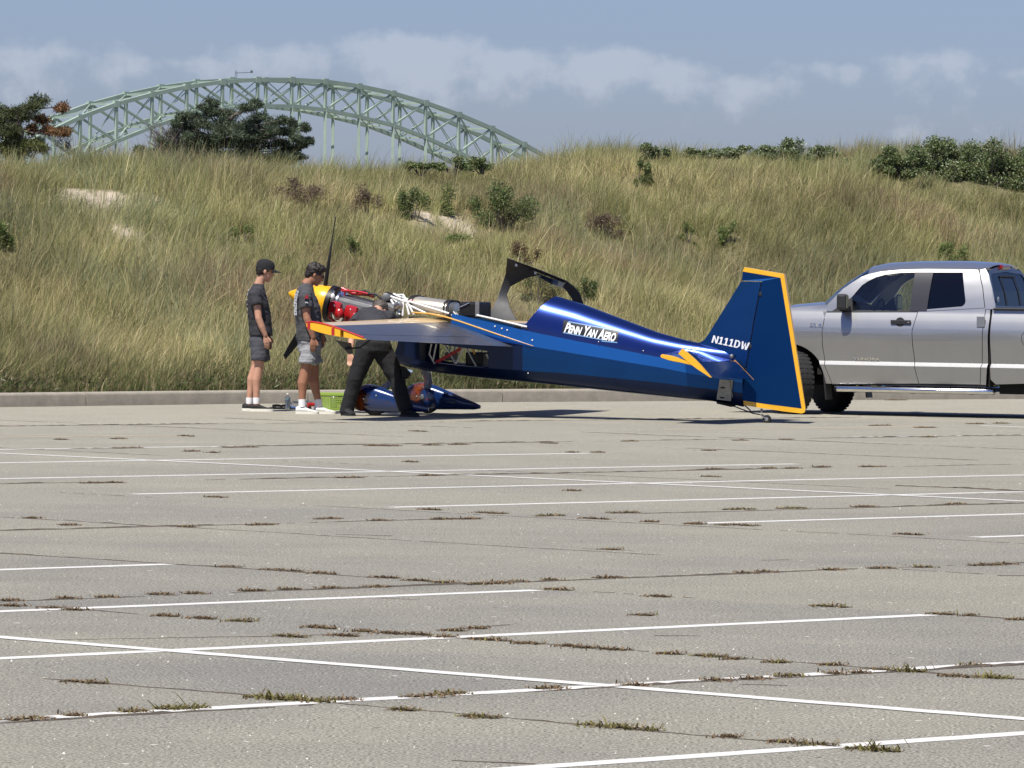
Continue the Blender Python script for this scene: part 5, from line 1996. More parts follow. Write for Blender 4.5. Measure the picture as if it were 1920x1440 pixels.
WR = .405
RW = 3.70
ZSILL = TP(1640, 721).z
fr_edge = [(1552.5, 572), (1545.5, 598), (1543, 625), (1542.5, 650), (1546.5, 685), (1558.5, 720)]
b_edge = [(1719.5, 583), (1711.5, 620), (1712, 650), (1714.5, 685), (1721.5, 719)]
r_edge = [(1846, 577), (1843, 635), (1840.5, 680), (1836.5, 721)]
c_edge = [(1855.5, 580), (1853, 640), (1851, 690), (1847, 722)]
for sgn in (1, -1):
    FE, BE, RE, CE = tz(fr_edge), tz(b_edge), tz(r_edge), tz(c_edge)
    g = .004
    sh = lambda L_, d: [(t + d, z) for t, z in L_]
    zb0 = TP(1560, 584).z
    fender = [(t, z) for t, z in tz([(1551, 571), (1520, 573), (1480, 576)])] + [(-.25, 1.255), (-.55, 1.19), (-.72, 1.12), (-.80, 1.0), (-.82, .8), (-.82, .62), (-.50, .60)] + \
             arc(0, .405, .475, 156, -2) + [(FE[-1][0] - g, ZSILL)] + [(t - g, z) for t, z in FE[::-1][1:]]
    panel('fender', fender, sgn, side_n, M_SILV, truck, tc=(-.7, -.55, -.4, -.25, 0, .25))
    dr = panel('front_door', [(FE[1][0] - .03, zb0)] + sh(FE, g)[1:] + sh(BE, -g)[::-1], sgn, side_n, M_SILV, truck, tc=(.7, 1.1, 1.4))
    dr2 = panel('rear_door', sh(BE, g) + sh(RE, -g)[::-1], sgn, side_n, M_SILV, truck, tc=(1.9, 2.2))
    panel('cab_corner', sh(RE, g) + sh(CE, 0)[::-1], sgn, side_n, M_SILV, truck)
    # rocker
    MB().box((lerp(FE[-1][0], CE[-1][0], .5), -sgn * .87, ZSILL + .015), (CE[-1][0] - FE[-1][0], .09, .05)).build('rocker_panel', M_TRIM, truck)
    # greenhouse
    gz = (1.38, 1.46, 1.54, 1.62, 1.70, 1.76)

    def gtz(pts):
        out = []
        for x, y in pts:
            n = .85
            for _ in range(4):
                p = TP(x, y, n)
                n = green_n(p.x, p.z)
            out.append((p.x, p.z))
        return out
    rail_o = [(1552, 570), (1566, 556), (1580, 542), (1597, 530), (1615, 519), (1633, 512.5), (1652, 508.5), (1690, 505), (1737, 504), (1800, 504.5), (1834, 505.5)]
    rail_i = [(1720, 511), (1690, 511.5), (1660, 515), (1642, 520), (1628, 527), (1616, 535), (1597, 557), (1575, 572), (1561, 584), (1550, 584)]
    panel('roof_side_rail', gtz(rail_o + [(1836, 511), (1800, 511)] + rail_i), sgn, green_n, M_SILV, truck, gz, (.7, .9, 1.1, 1.3, 1.6, 1.9, 2.2))
    panel('b_pillar', gtz([(1716, 510.8), (1750, 510.8), (1737.5, 583), (1706, 583)]), sgn, lambda t, z: green_n(t, z) + .002, M_PILLAR, truck, gz)
    panel('rear_door_frame', gtz([(1805.5, 511), (1836, 511), (1842, 540), (1846, 577), (1738, 583), (1738, 580), (1804, 574.5), (1809, 570), (1810.5, 564)]), sgn, green_n, M_SILV, truck, gz)
    panel('rear_cab_pillar', gtz([(1837, 505.5), (1848, 503), (1854, 515), (1860, 540), (1866, 572), (1866, 580), (1847.5, 579), (1843.5, 540), (1837.8, 512)]), sgn, green_n, M_SILV, truck, gz)
    panel('sail_panel', gtz([(1560, 583.6), (1597, 557), (1599, 583.6)]), sgn, lambda t, z: green_n(t, z) + .003, M_TRIM, dr, gz) if False else None
    panel('mirror_sail', gtz([(1560, 583.6), (1597, 557), (1599, 583.6)]), sgn, lambda t, z: green_n(t, z) + .003, M_TRIM, truck, gz)
    panel('front_side_glass', gtz([(1598, 583), (1598, 558), (1617, 535.5), (1643, 520.5), (1677, 513), (1717, 511), (1709, 583)]), sgn, lambda t, z: green_n(t, z) - .014, M_CLEARG, truck, gz, th=.004)
    panel('rear_side_glass', gtz([(1750, 511.5), (1805, 511.5), (1810, 565), (1803, 574), (1738, 581)]), sgn, lambda t, z: green_n(t, z) - .014, M_TINT, truck, gz, th=.004)
    panel('belt_moulding', gtz([(1550, 583.2), (1720, 582.4), (1720, 585), (1550, 585.6)]), sgn, lambda t, z: side_n(t, z) + .004, M_TRIM, truck, ())
    # handles, mirror
    h1 = TP(1690, 604)
    hd = empty('door_handle', parent=truck)
    MB().box((h1.x, -sgn * .985, h1.z), (.26, .016, .052)).build('grip', M_TRIM, hd, bevel=.007)
    MB().lathe((h1.x - .01, -sgn * .978, h1.z), (0, -sgn, 0), [(0, .06), (.004, .058), (.006, .04)], 18).build('bowl', M_TRIM, hd, smooth=40)
    MB().ellipsoid((h1.x + .10, -sgn * .996, h1.z), (.012, .006, .012), 8, 5).build('lock', M_CHR, hd)
    h2 = TP(1840, 603)
    MB().box((h2.x, -sgn * .982, h2.z), (.105, .02, .135)).build('rear_door_handle', M_SILV, truck, bevel=.009)
    m0, m1 = TP(1580, 566, 1.08), TP(1590, 584, 1.0)
    mi = empty('side_mirror', parent=truck)
    MB().box((m0.x, -sgn * 1.09, m0.z), (.12, .18, .195), Matrix.Rotation(.12 * sgn, 3, 'Z')).build('housing', M_TRIM, mi, bevel=.03)
    MB().box((m0.x + .063, -sgn * 1.09, m0.z), (.004, .145, .155), Matrix.Rotation(.12 * sgn, 3, 'Z')).build('mirror_glass', mat('mirror_silver', (.35, .38, .4), .05, metal=1.0), mi)
    MB().beam((m0.x, -sgn * .92, m0.z - .085), (m0.x, -sgn * 1.03, m0.z - .085), .11, .06).build('arm', M_TRIM, mi)
    # side step
    s0, s1 = TP(1566, 729, .99), TP(1856, 737.5, .99)
    st_ = empty('side_step', parent=truck)
    MB().tube([(s0.x - .02, -sgn * .90, s0.z + .01), (s0.x, -sgn * .95, s0.z), (s0.x + .04, -sgn * .985, s0.z), (s1.x - .04, -sgn * .985, s0.z), (s1.x, -sgn * .95, s0.z), (s1.x + .02, -sgn * .90, s0.z)],
              .036, 12).build('step_tube', M_CHR, st_, smooth=60)
    for f in (.30, .70):
        c = lerp(s0.x, s1.x, f)
        MB().ellipsoid((c, -sgn * .985, s0.z + .028), (.17, .030, .013), 14, 6).build('step_pad', M_TRIM, st_, smooth=60)
    for f in (.12, .5, .88):
        c = lerp(s0.x, s1.x, f)
        MB().beam((c, -sgn * .60, s0.z + .06), (c, -sgn * .97, s0.z - .03), .05, .02).build('step_bracket', M_UNDER, st_)
    # bed
    bt = TP(1864, 581).z
    b0 = TP(1858.5, 600).x
    bz = TP(1870, 721).z
    bed = [(b0, bt), (4.83, bt + .01), (4.86, .55), (RW + .52, .52)] + arc(RW, .405, .485, 13, 167) + [(RW - .60, .44), (b0 + .06, bz), (b0 + .0, bz + .06)]
    panel('bed_side', bed, sgn, side_n, M_SILV, truck, tc=(3.0, 3.3, 3.7, 4.1, 4.5))
    MB().tube([(b0 + .02, -sgn * .915, bt + .012), (4.82, -sgn * .915, bt + .022)], [(.016, .04)] * 2, 8, flat=(0, 0, 1)).build('bed_rail_cap', M_TRIM, truck)
    if sgn == 1:
        fd = TP(1930, 635, .985)
        MB().tube([(fd.x + .10 * math.cos(q), -(side_n(3, fd.z + .10 * math.sin(q)) + .001), fd.z + .10 * math.sin(q)) for q in [2 * math.pi * k / 24 for k in range(25)]], .0035, 5).build('fuel_door_seam', M_TRIM, truck)
    MB().box((b0 - .018, -sgn * .86, .86), (.010, .16, .95)).build('cab_gap_seal', M_UNDER, truck)
    mf = TP(1546, 735, .85)
    MB().prism([(.455, -sgn * .95, .50), (.455, -sgn * .70, .50), (.49, -sgn * .70, .19), (.49, -sgn * .95, .19)], (.012, 0, 0)).build('mud_flap', M_TRIM, truck)
    MB().box((4.80, -sgn * .90, 1.02), (.10, .10, .40)).build('tail_lamp', M_LAMP, truck, bevel=.015)
    MB().box((-.76, -sgn * .68, .98), (.20, .34, .20)).build('headlamp', mat('headlamp_lens', (.6, .6, .6), .1, metal=.3, coat=1), truck, bevel=.03)
    # wheels
    for ax, steer in ((0.0, math.radians(-40)), (RW, 0.0)):
        whl = empty('wheel', (ax, -sgn * .845, WR), steer, truck)
        MB().lathe((0, .135, 0), (0, -1, 0), [(0, .24), (.01, .33), (.03, .385), (.06, WR), (.21, WR), (.24, .385), (.26, .33), (.27, .24)], 40).build('tyre', M_TIRE, whl, smooth=35)
        mb = MB()
        for k in range(40):
            a = 2 * math.pi * k / 40
            for yy in (-.07, 0.0, .07):
                mb.box((math.cos(a) * (WR - .001), yy, math.sin(a) * (WR - .001)), (.010, .05, .036), Matrix.Rotation(-a, 3, 'Y'))
        tr_ = mb.build('tread_blocks', M_TIRE, whl)
        tr_['kind'] = 'stuff'
        MB().lathe((0, .10, 0), (0, -1, 0), [(0, .20), (.02, .235), (.20, .235), (.22, .20)], 32).build('rim_barrel', M_ALU, whl, smooth=35)
        for k in range(5):
            a = 2 * math.pi * k / 5
            MB().beam((.05 * math.cos(a), -sgn * .10, .05 * math.sin(a)), (.225 * math.cos(a), -sgn * .115, .225 * math.sin(a)), .075, .035, up=Vector((0, 1, 0))).build('spoke', M_ALU, whl, bevel=.008)
        MB().lathe((0, -sgn * .08, 0), (0, -sgn, 0), [(0, .07), (.045, .065), (.05, .05)], 18).build('hub_cap', M_ALU, whl, smooth=40)

# roof, windscreen, hood, rear of the cab
tcr = TP(1866, 575, .92).x


def edge_pt(x, y):
    n = .8
    for _ in range(5):
        p = TP(x, y, n)
        n = green_n(p.x, p.z)
    return p.x, n, p.z


tr_at0 = lambda z: float(np.interp(z, [1.33, 1.5, 1.7, 1.82, 1.9], [tcr - .01, tcr - .045, tcr - .10, tcr - .155, tcr - .18]))
roof = []
for (ex, ey), (cx_, cy_) in [((1628, 514.5), (1668, 499)), ((1660, 507), (1700, 493)), ((1700, 504.8), (1737, 490)), ((1760, 504), (1790, 489.5)), ((1800, 504.4), (1830, 490)),
                             ((1834, 505.4), (1862, 492.5)), ((1848, 503), (1884, 495.5))]:
    t0, n0, z0 = edge_pt(ex, ey)
    zc = TP(cx_, cy_, 0).z
    ring = []
    for k in range(-10, 11):
        u = k / 10
        ring.append((t0 - .10 * (1 - u * u) * (1 if ex < 1690 else 0), u * n0 * 1.0, z0 + (zc - z0) * (1 - abs(u) ** 2.6) + .004))
    roof.append(ring)
rl = roof[-1]
roof.append([(tr_at0(p[2]) + .012, p[1], p[2] - .012) for p in rl])
MB().loft(roof, closed=False).build('roof', M_SILV, truck, smooth=50)
# windscreen
base, top = [], []
for k in range(-8, 9):
    u = k / 8
    t0, n0, z0 = edge_pt(1556, 567)
    base.append((t0 - .03 - .26 * (1 - u * u), u * n0, z0 - .01))
    t1, n1, z1 = edge_pt(1628, 514.5)
    zc = TP(1668, 499, 0).z
    top.append((t1 - .10 * (1 - u * u), u * n1, z1 + (zc - z1) * (1 - abs(u) ** 2.6)))
rows = []
for j in range(7):
    f = j / 6
    rows.append([tuple(lerp(a, b, f) + (0.035 * math.sin(math.pi * f) if i == 2 else 0) for i, (a, b) in enumerate(zip(p, q))) for p, q in zip(base, top)])
MB().loft(rows, closed=False).build('windscreen', M_CLEARG, truck, smooth=60)
fe = tz([(1551, 571), (1520, 573), (1480, 576)])
edge = [(fe[0][0] - .02, fe[0][1]), (fe[1][0], fe[1][1]), (fe[2][0], fe[2][1]), (-.25, 1.255), (-.55, 1.19), (-.74, 1.10)]
rows = []
for t, z in edge:
    n0 = side_n(t, z) - .012
    rows.append([(t - .10 * (1 - (k / 8) ** 2) * (1 if t < -.2 else .6), k / 8 * n0, z + .055 * (1 - abs(k / 8) ** 3) - .004) for k in range(-8, 9)])
MB().loft(rows, closed=False).build('hood', M_SILV, truck, smooth=50)
MB().box((-.80, 0, .93), (.14, 1.15, .30)).build('grille', M_CHR, truck, bevel=.03)
MB().box((-.86, 0, .58), (.20, 1.66, .26)).build('front_bumper', M_CHR, truck, bevel=.05)
rear = [(n, z) for n, z in [(.915, 1.33), (.875, 1.50), (.80, 1.70), (.735, 1.815), (.5, 1.88), (0, 1.90), (-.5, 1.88), (-.735, 1.815), (-.80, 1.70), (-.875, 1.50), (-.915, 1.33), (-.92, .50), (.92, .50)]]


def tr_at(z):
    return float(np.interp(z, [1.33, 1.5, 1.7, 1.82, 1.9], [tcr - .01, tcr - .045, tcr - .10, tcr - .155, tcr - .18]))


rw_o = [(.83, 1.385), (.79, 1.56), (.72, 1.735), (.65, 1.775), (0, 1.80), (-.65, 1.775), (-.72, 1.735), (-.79, 1.56), (-.83, 1.385), (0, 1.375)]
fr_o = [(.915, 1.36), (.875, 1.53), (.80, 1.72), (.735, 1.815), (0, 1.895), (-.735, 1.815), (-.80, 1.72), (-.875, 1.53), (-.915, 1.36), (0, 1.345)]
mb = MB()
k = len(rw_o)
V = [(tr_at(z), -n, z) for n, z in fr_o] + [(tr_at(z), -n, z) for n, z in rw_o]
mb.add(V, [(i, (i + 1) % k, (i + 1) % k + k, i + k) for i in range(k)])
mb.build('rear_window_surround', M_PILLAR, truck)
MB().add([(tr_at(z) - .008, -n, z) for n, z in rw_o], [tuple(range(k))]).build('rear_window', M_TINT, truck)
MB().prism([(tcr - .012, -.92, 1.345), (tcr - .012, .92, 1.345), (tcr - .012, .92, .5), (tcr - .012, -.92, .5)], (-.01, 0, 0)).build('cab_back', M_SILV, truck)
for n in (.30, -.30):
    MB().beam((tr_at(1.39) + .004, -n, 1.39), (tr_at(1.74) + .004, -n, 1.74), .022, .006).build('slider_frame', M_TRIM, truck)
MB().beam((tr_at(1.745) + .004, -.31, 1.745), (tr_at(1.745) + .004, .31, 1.745), .012, .02).build('slider_frame', M_TRIM, truck)
MB().box((tr_at(1.865) + .015, -.28 + .28, 1.862), (.05, .36, .055)).build('brake_lamp', M_LAMP, truck, bevel=.012)
MB().lathe((tr_at(1.43) + .006, -.70, 1.46), (1, 0, 0), [(0, .035), (.002, .034)], 16).build('window_sticker', M_TXT, truck)
# bed floor, tailgate, chassis, interior
MB().box((3.75, 0, .80), (2.15, 1.66, .05)).build('bed_floor', M_UNDER, truck)
MB().box((4.83, 0, .98), (.06, 1.62, .62)).build('tailgate', M_SILV, truck, bevel=.015)
MB().box((4.95, 0, .60), (.16, 1.80, .18)).build('rear_bumper', M_CHR, truck, bevel=.03)
MB().box((2.68, 0, 1.10), (.05, 1.70, .45)).build('bed_front_wall', M_UNDER, truck)
MB().box((2.98, 0, .375), (.62, 1.5, .15)).build('fuel_tank', M_UNDER, truck)
MB().box((1.95, 0, .50), (4.9, 1.0, .16)).build('chassis', M_UNDER, truck)
MB().box((1.5, 0, .55), (2.3, 1.72, .10)).build('cab_floor', M_UNDER, truck)
for ax in (0, RW):
    MB().tube([(ax, -.75, WR), (ax, .75, WR)], .06, 10).build('axle', M_UNDER, truck)
    for sgn in (1, -1):
        pts = [(ax + .49 * math.cos(q), 0, .405 + .49 * math.sin(q)) for q in [math.pi * k / 10 for k in range(11)]]
        MB().loft([[(p[0], -sgn * .90, p[2]) for p in pts], [(p[0], -sgn * .52, p[2]) for p in pts]], closed=False).build('wheel_housing', M_UNDER, truck)
        MB().prism([(p[0], -sgn * .50, p[2]) for p in pts], (0, sgn * .01, 0)).build('inner_fender', M_UNDER, truck)
MB().box((.60, 0, 1.17), (.42, 1.66, .26)).build('dashboard', M_SEAT, truck, bevel=.06)
for y in (-.40, .40):
    se = empty('front_seat', parent=truck)
    MB().box((1.42, y, .95), (.52, .52, .16)).build('seat_cushion', M_SEAT, se, bevel=.05)
    MB().box((1.72, y, 1.26), (.16, .50, .62), Matrix.Rotation(.2, 3, 'Y')).build('seat_back', M_SEAT, se, bevel=.06)
    MB().box((1.79, y, 1.60), (.10, .26, .17), Matrix.Rotation(.15, 3, 'Y')).build('headrest', M_SEAT, se, bevel=.04)
MB().box((2.42, 0, 1.22), (.16, 1.45, .60), Matrix.Rotation(.15, 3, 'Y')).build('rear_bench', M_SEAT, truck, bevel=.06)
sw = [(.98 + .05 * math.sin(q), -.40 + .185 * math.cos(q), 1.27 + .17 * math.sin(q)) for q in [2 * math.pi * k / 20 for k in range(21)]]
MB().tube(sw, .016, 6).build('steering_wheel', M_TRIM, truck, smooth=60)
MB().box((1.02, 0, 1.71), (.04, .22, .06)).build('rearview_mirror', M_TRIM, truck, bevel=.01)
SDN = (lambda x, y, n: TP(x, y, n), side_n)
bd = empty('engine_badge', parent=truck)
decal('badge_plate', [(1518.5, 605), (1541, 605.5), (1541, 613.7), (1517.5, 613.2)], M_GREY, bd, SDN, .004, 6)
text_obj('5.7L V8', 'badge_lettering', [(1520, 606.2), (1540, 606.7), (1539.5, 612.6), (1519, 612.2)], M_CHR, bd, SDN, off=.008, bold=.02)
text_obj('TUNDRA', 'door_lettering', [(1600, 669.5), (1650, 670.5), (1650, 676), (1600, 675)], M_CHR, truck, SDN, off=.010, bold=.03)

# ================================================================== PEOPLE
def skin_mat(name, c):
    m = mat(name, c, .55, var=.12, scale=18)
    b = m.node_tree.nodes['Principled BSDF']
    b.inputs['Subsurface Weight'].default_value = .08
    b.inputs['Subsurface Radius'].default_value = (.01, .004, .002)
    return m


M_SKIN1 = skin_mat('light_skin', (.50, .27, .18))
M_SKIN2 = skin_mat('tanned_skin', (.33, .155, .09))
M_HAIR1 = mat('dark_brown_hair', (.016, .011, .008), .55, var=.4, scale=40, bump=.6, bscale=70)
M_HAIRG = mat('grey_hair', (.075, .062, .052), .6, var=.4, scale=40, bump=.6, bscale=70)
M_TEE1 = mat('charcoal_tee_fabric', (.030, .030, .035), .92, var=.2, scale=9)
M_TEE2 = mat('washed_grey_tee_fabric', (.058, .059, .064), .92, var=.25, scale=9)
M_SHORT1 = mat('dark_grey_shorts_fabric', (.060, .062, .072), .9, var=.15, scale=9)
M_SHORT2 = mat('light_grey_shorts_fabric', (.27, .275, .285), .9, var=.12, scale=9)
M_JEAN = mat('black_trouser_fabric', (.008, .008, .0095), .9, var=.3, scale=12)
M_CAP = mat('black_cap_cloth', (.010, .010, .013), .9)
M_SOCK = mat('white_sock', (.76, .75, .76), .9)
M_SHOEW = mat('white_shoe_leather', (.72, .71, .68), .6)
M_SHOEB = mat('black_shoe_mesh', (.014, .014, .015), .85)
M_SOLE = mat('cream_foam_sole', (.70, .68, .60), .7)
M_PRINT = mat('pale_shirt_print', (.42, .43, .46), .9)
M_PRINTR = mat('red_shirt_print', (.30, .02, .03), .9)
M_LENS = mat('dark_lens', (.01, .01, .012), .1, coat=1.0)


def remesh(mb, name, m, parent, vox=.010, smooth=4, wrinkle=0.0, wscale=.05, seed=0):
    me = bpy.data.meshes.new(name)
    me.from_pydata([tuple(p) for p in mb.v], [], mb.f)
    bm = bmesh.new()
    bm.from_mesh(me)
    bmesh.ops.recalc_face_normals(bm, faces=bm.faces)
    bm.to_mesh(me)
    bm.free()
    ob = bpy.data.objects.new(name, me)
    COL.objects.link(ob)
    md = ob.modifiers.new('r', 'REMESH')
    md.mode = 'VOXEL'
    md.voxel_size = vox
    md2 = ob.modifiers.new('s', 'SMOOTH')
    md2.factor = .5
    md2.iterations = smooth
    dg = bpy.context.evaluated_depsgraph_get()
    m2 = bpy.data.meshes.new_from_object(ob.evaluated_get(dg))
    bpy.data.objects.remove(ob, do_unlink=True)
    m2.name = name
    if wrinkle:
        n = len(m2.vertices)
        co = np.empty(n * 3, np.float32)
        m2.vertices.foreach_get('co', co)
        co = co.reshape(-1, 3)
        no = np.empty(n * 3, np.float32)
        m2.vertices.foreach_get('normal', no)
        no = no.reshape(-1, 3)
        a = fnoise(co[:, 0] * 1.0 + co[:, 2] * .9, co[:, 2] * 1.7 - co[:, 0] * .6 + co[:, 1], wscale, seed + 3) - .5
        b = fnoise(co[:, 1] + co[:, 0] * .5, co[:, 2] * 2.2, wscale * .8, seed + 8) - .5
        co += no * ((a + b) * wrinkle)[:, None]
        m2.vertices.foreach_set('co', co.ravel())
    m2.materials.clear()
    m2.materials.append(m)
    m2.shade_smooth()
    o_ = bpy.data.objects.new(name, m2)
    COL.objects.link(o_)
    o_.parent = parent
    return o_


def hand(mb, wrist, d, side, k=1.0, curl=.5, inward=Vector((0, 0, 0))):
    """palm, four fingers and a thumb; d = direction of the hand, side = thumb side"""
    d, side = Vector(d).normalized(), Vector(side).normalized()
    side = (side - d * side.dot(d)).normalized()
    pn = d.cross(side)                              # palm thickness direction
    w = Vector(wrist)
    mb.tube([w - d * .02, w + d * .02 * k, w + d * .055 * k, w + d * .088 * k], [(.018, .026), (.015 * k, .033 * k), (.0145 * k, .040 * k), (.011 * k, .038 * k)], 12, flat=pn)
    for i, (o_, L_) in enumerate(((.028, .070), (.010, .080), (-.009, .074), (-.027, .058))):
        b = w + d * .084 * k + side * o_ * k
        c = pn * curl * .02
        p1 = b + d * L_ * .42 * k + c * .4
        p2 = b + d * L_ * .76 * k + c * 1.2
        p3 = b + d * L_ * .96 * k + c * 2.2
        mb.tube([b - d * .01, p1, p2, p3], [.0095 * k, .0088 * k, .008 * k, .006 * k], 8)
    t0 = w + d * .025 * k + side * .028 * k
    mb.tube([t0, t0 + d * .03 * k + side * .022 * k + pn * .006, t0 + d * .062 * k + side * .026 * k + pn * .012], [.012 * k, .0105 * k, .007 * k], 8)


def head(mb, c, fwd, up, k=1.0):
    """skull, jaw, nose, brow, ear; fwd = where the face looks"""
    c, fwd, up = Vector(c), Vector(fwd).normalized(), Vector(up).normalized()
    up = (up - fwd * up.dot(fwd)).normalized()
    sd = fwd.cross(up)
    R_ = Matrix((fwd, sd, up)).transposed()
    P = lambda a, b, z: c + fwd * a * k + sd * b * k + up * z * k
    mb.ellipsoid(P(-.008, 0, .028), (.098 * k, .076 * k, .094 * k), 18, 12, R_)
    mb.ellipsoid(P(.028, 0, -.035), (.066 * k, .060 * k, .078 * k), 16, 10, R_)
    mb.ellipsoid(P(.058, 0, -.098), (.027 * k, .030 * k, .024 * k), 12, 8, R_)          # chin
    mb.tube([P(.083, 0, .022), P(.103, 0, -.012), P(.110, 0, -.024), P(.088, 0, -.034)], [.010 * k, .012 * k, .014 * k, .011 * k], 8)   # nose
    mb.tube([P(.078, -.035, .032), P(.092, 0, .036), P(.078, .035, .032)], .010 * k, 8)       # brow
    mb.tube([P(.080, -.022, -.060), P(.090, 0, -.058), P(.080, .022, -.060)], .008 * k, 8)    # lips
    mb.tube([P(.080, -.018, -.070), P(.087, 0, -.070), P(.080, .018, -.070)], .007 * k, 8)
    for s in (1, -1):
        mb.ellipsoid(P(-.006, s * .080, -.004), (.018 * k, .009 * k, .030 * k), 10, 7, R_)
    return P, R_


def shoe(root, heel, toe, m_up, m_sole, h=.085, sole=.028, w=.047):
    sh_ = empty('shoe', parent=root)
    heel, toe = Vector(heel), Vector(toe)
    d = toe - heel
    L_ = d.length
    d.normalize()
    s = Vector((0, 0, 1)).cross(d)
    up_, so = [], []
    for f, ww, hh in ((0, .55, .80), (.06, .78, .95), (.2, .86, 1.0), (.38, .84, .92), (.52, .92, .72), (.68, 1.05, .56), (.84, 1.0, .46), (.95, .72, .36), (1.0, .38, .24)):
        c = heel + d * L_ * f
        ring = []
        for k in range(14):
            q = 2 * math.pi * k / 14
            cz = math.sin(q)
            z = sole * .7 + (h * hh - sole * .7) * (.5 + .5 * cz)
            ring.append(c + s * w * ww * math.cos(q) * (1 if cz < .2 else 1 - .35 * cz) + Vector((0, 0, z - heel.z + heel.z)))
        up_.append(ring)
        so.append([c + s * (w * ww + .006) * a + Vector((0, 0, b)) for a, b in ((-1, .0), (1, .0), (1.0, sole), (-1.0, sole))])
    MB().loft(up_).build('upper', m_up, sh_, smooth=60)
    MB().loft(so).build('sole', m_sole, sh_, smooth=40)
    return sh_


def ring_stack(mb, J, rows, n=20, e=.9):
    """rows: (px, py, dy, half_x metres, half_y metres) -> closed loft"""
    rings = []
    for (x, y, dy, hx, hy) in rows:
        c = J(x, y, dy)
        rings.append([c + Vector((hx * math.copysign(abs(math.cos(q)) ** e, math.cos(q)), hy * math.copysign(abs(math.sin(q)) ** e, math.sin(q)), 0)) for q in [2 * math.pi * k / n for k in range(n)]])
    mb.loft(rings)


def person_root(px, py, label):
    g = gnd(px, py)
    r = empty('person', g)
    tag(r, label, 'person')
    Y0 = g.y

    def J(x, y, dy=0.0):
        return at(x, y, Y0 + dy) - Vector(g)
    return r, J


# --- young man in a cap
P1, J = person_root(480, 771, 'young man in black cap, charcoal tee and grey shorts watching with arms down')
b = MB()
HP, HR = head(b, J(497, 509, 0), (1, .12, -.20), (.12, 0, 1), 1.0)
b.tube([J(485, 536, 0), J(489, 524, 0), J(494, 514, 0)], [.062, .055, .055], 12)
ring_stack(b, J, [(488, 640, 0, .10, .14), (487, 600, 0, .10, .14), (482, 560, 0, .09, .16), (482, 542, 0, .06, .13)])
for s, pts in ((-1, [(478, 550, -.17), (482, 572, -.205), (485, 597, -.225), (491, 613, -.215), (498, 630, -.20)]), (1, [(480, 550, .17), (486, 574, .20), (489, 599, .215), (496, 615, .2), (503, 631, .19)])):
    b.tube([J(*p) for p in pts], [.050, .047, .042, .040, .027], 12)
    w = J(*pts[-1])
    hand(b, w, Vector((.16, .02 * -s, -1)), (1, -s * .2, 0), 1.0, .8 * s)
for s, hip, knee, calf, ank in ((-1, (486, 645, -.09), (486, 686, -.09), (481, 712, -.09), (480.5, 752, -.09)), (1, (488, 645, .09), (480, 686, .09), (472, 712, .09), (467.5, 752, .09))):
    b.tube([J(*hip), J(lerp(hip[0], knee[0], .6), 668, hip[2]), J(*knee), J(*calf), J(lerp(calf[0], ank[0], .6), 734, ank[2]), J(*ank), J(ank[0], ank[1] + 8, ank[2])],
           [.085, .070, .056, .058, .042, .034, .036], 14)
remesh(b, 'body', M_SKIN1, P1, .0075, 3)
b = MB()
ring_stack(b, J, [(489, 629, 0, .142, .185), (488.5, 612, 0, .140, .182), (486, 590, 0, .140, .188), (483, 568, 0, .132, .205), (481.5, 552, 0, .112, .20), (482.5, 542, 0, .092, .15), (484.5, 535, 0, .070, .085), (485.5, 532.5, 0, .062, .066)])
for s in (-1, 1):
    x0 = 478 if s < 0 else 481
    b.tube([J(x0 + 1, 545, s * .13), J(x0, 551, s * .19), J(x0 + 3.5, 573, s * .228)], [.06, .074, .076], 14)
remesh(b, 'tee_shirt', M_TEE1, P1, .011, 4, .016, .11, 1)
b = MB()
ring_stack(b, J, [(487.5, 622, 0, .118, .165), (487.5, 640, 0, .128, .175), (487, 652, 0, .125, .17)])
for s, x1 in ((-1, 485.5), (1, 491)):
    b.tube([J(487.5, 642, s * .085), J(lerp(487.5, x1, .5), 660, s * .09), J(x1, 677.5, s * .095)], [.098, .101, .104], 16)
remesh(b, 'shorts', M_SHORT1, P1, .011, 3, .016, .10, 2)
for x, dy in ((480.5, -.09), (467.5, .09)):
    MB().tube([J(x, 757, dy), J(x, 750, dy), J(x, 745.5, dy)], [.040, .042, .041], 12).build('sock', M_SOCK, P1, smooth=60)
for hx, tx, dy in ((469.5, 512.5, -.09), (454, 498, .09)):
    h_ = J(hx, 771, dy)
    t_ = J(tx, 771, dy)
    h_.z = t_.z = 0
    s_ = shoe(P1, h_, t_, M_SHOEB, M_SOLE, .095, .032)
# hair and cap
b = MB()
b.ellipsoid(HP(-.030, 0, .022), (.088, .082, .085), 16, 10, HR)
b.ellipsoid(HP(-.068, 0, -.018), (.040, .066, .045), 12, 8, HR)
b.ellipsoid(HP(.030, -.074, .028), (.020, .010, .03), 8, 6, HR)
b.ellipsoid(HP(.030, .074, .028), (.020, .010, .03), 8, 6, HR)
remesh(b, 'hair', M_HAIR1, P1, .008, 2, .010, .02, 3)
cp = empty('baseball_cap', parent=P1)
rings = []
for f, rr, zz in ((0, 1.0, .030), (.3, 1.02, .062), (.55, .95, .098), (.75, .80, .124), (.9, .55, .140), (1, .2, .147)):
    rings.append([HP(-.008 + .112 * rr * math.cos(q) * (1.0 if math.cos(q) > 0 else .98), .088 * rr * math.sin(q), zz) for q in [2 * math.pi * k / 22 for k in range(22)]])
MB().loft(rings).build('crown', M_CAP, cp, smooth=60)
rows = []
for k in range(9):
    u = -1 + 2 * k / 8
    a = [HP(.085 - .045 * u * u, .078 * u, .046), HP(.140 - .06 * u * u, .074 * u, .040 - .010 * u * u), HP(.192 - .105 * u * u, .068 * u, .028 - .018 * u * u)]
    rows.append(a + [p + Vector((0, 0, -.006)) for p in a[::-1]])
MB().loft(rows).build('brim', M_CAP, cp, smooth=40)
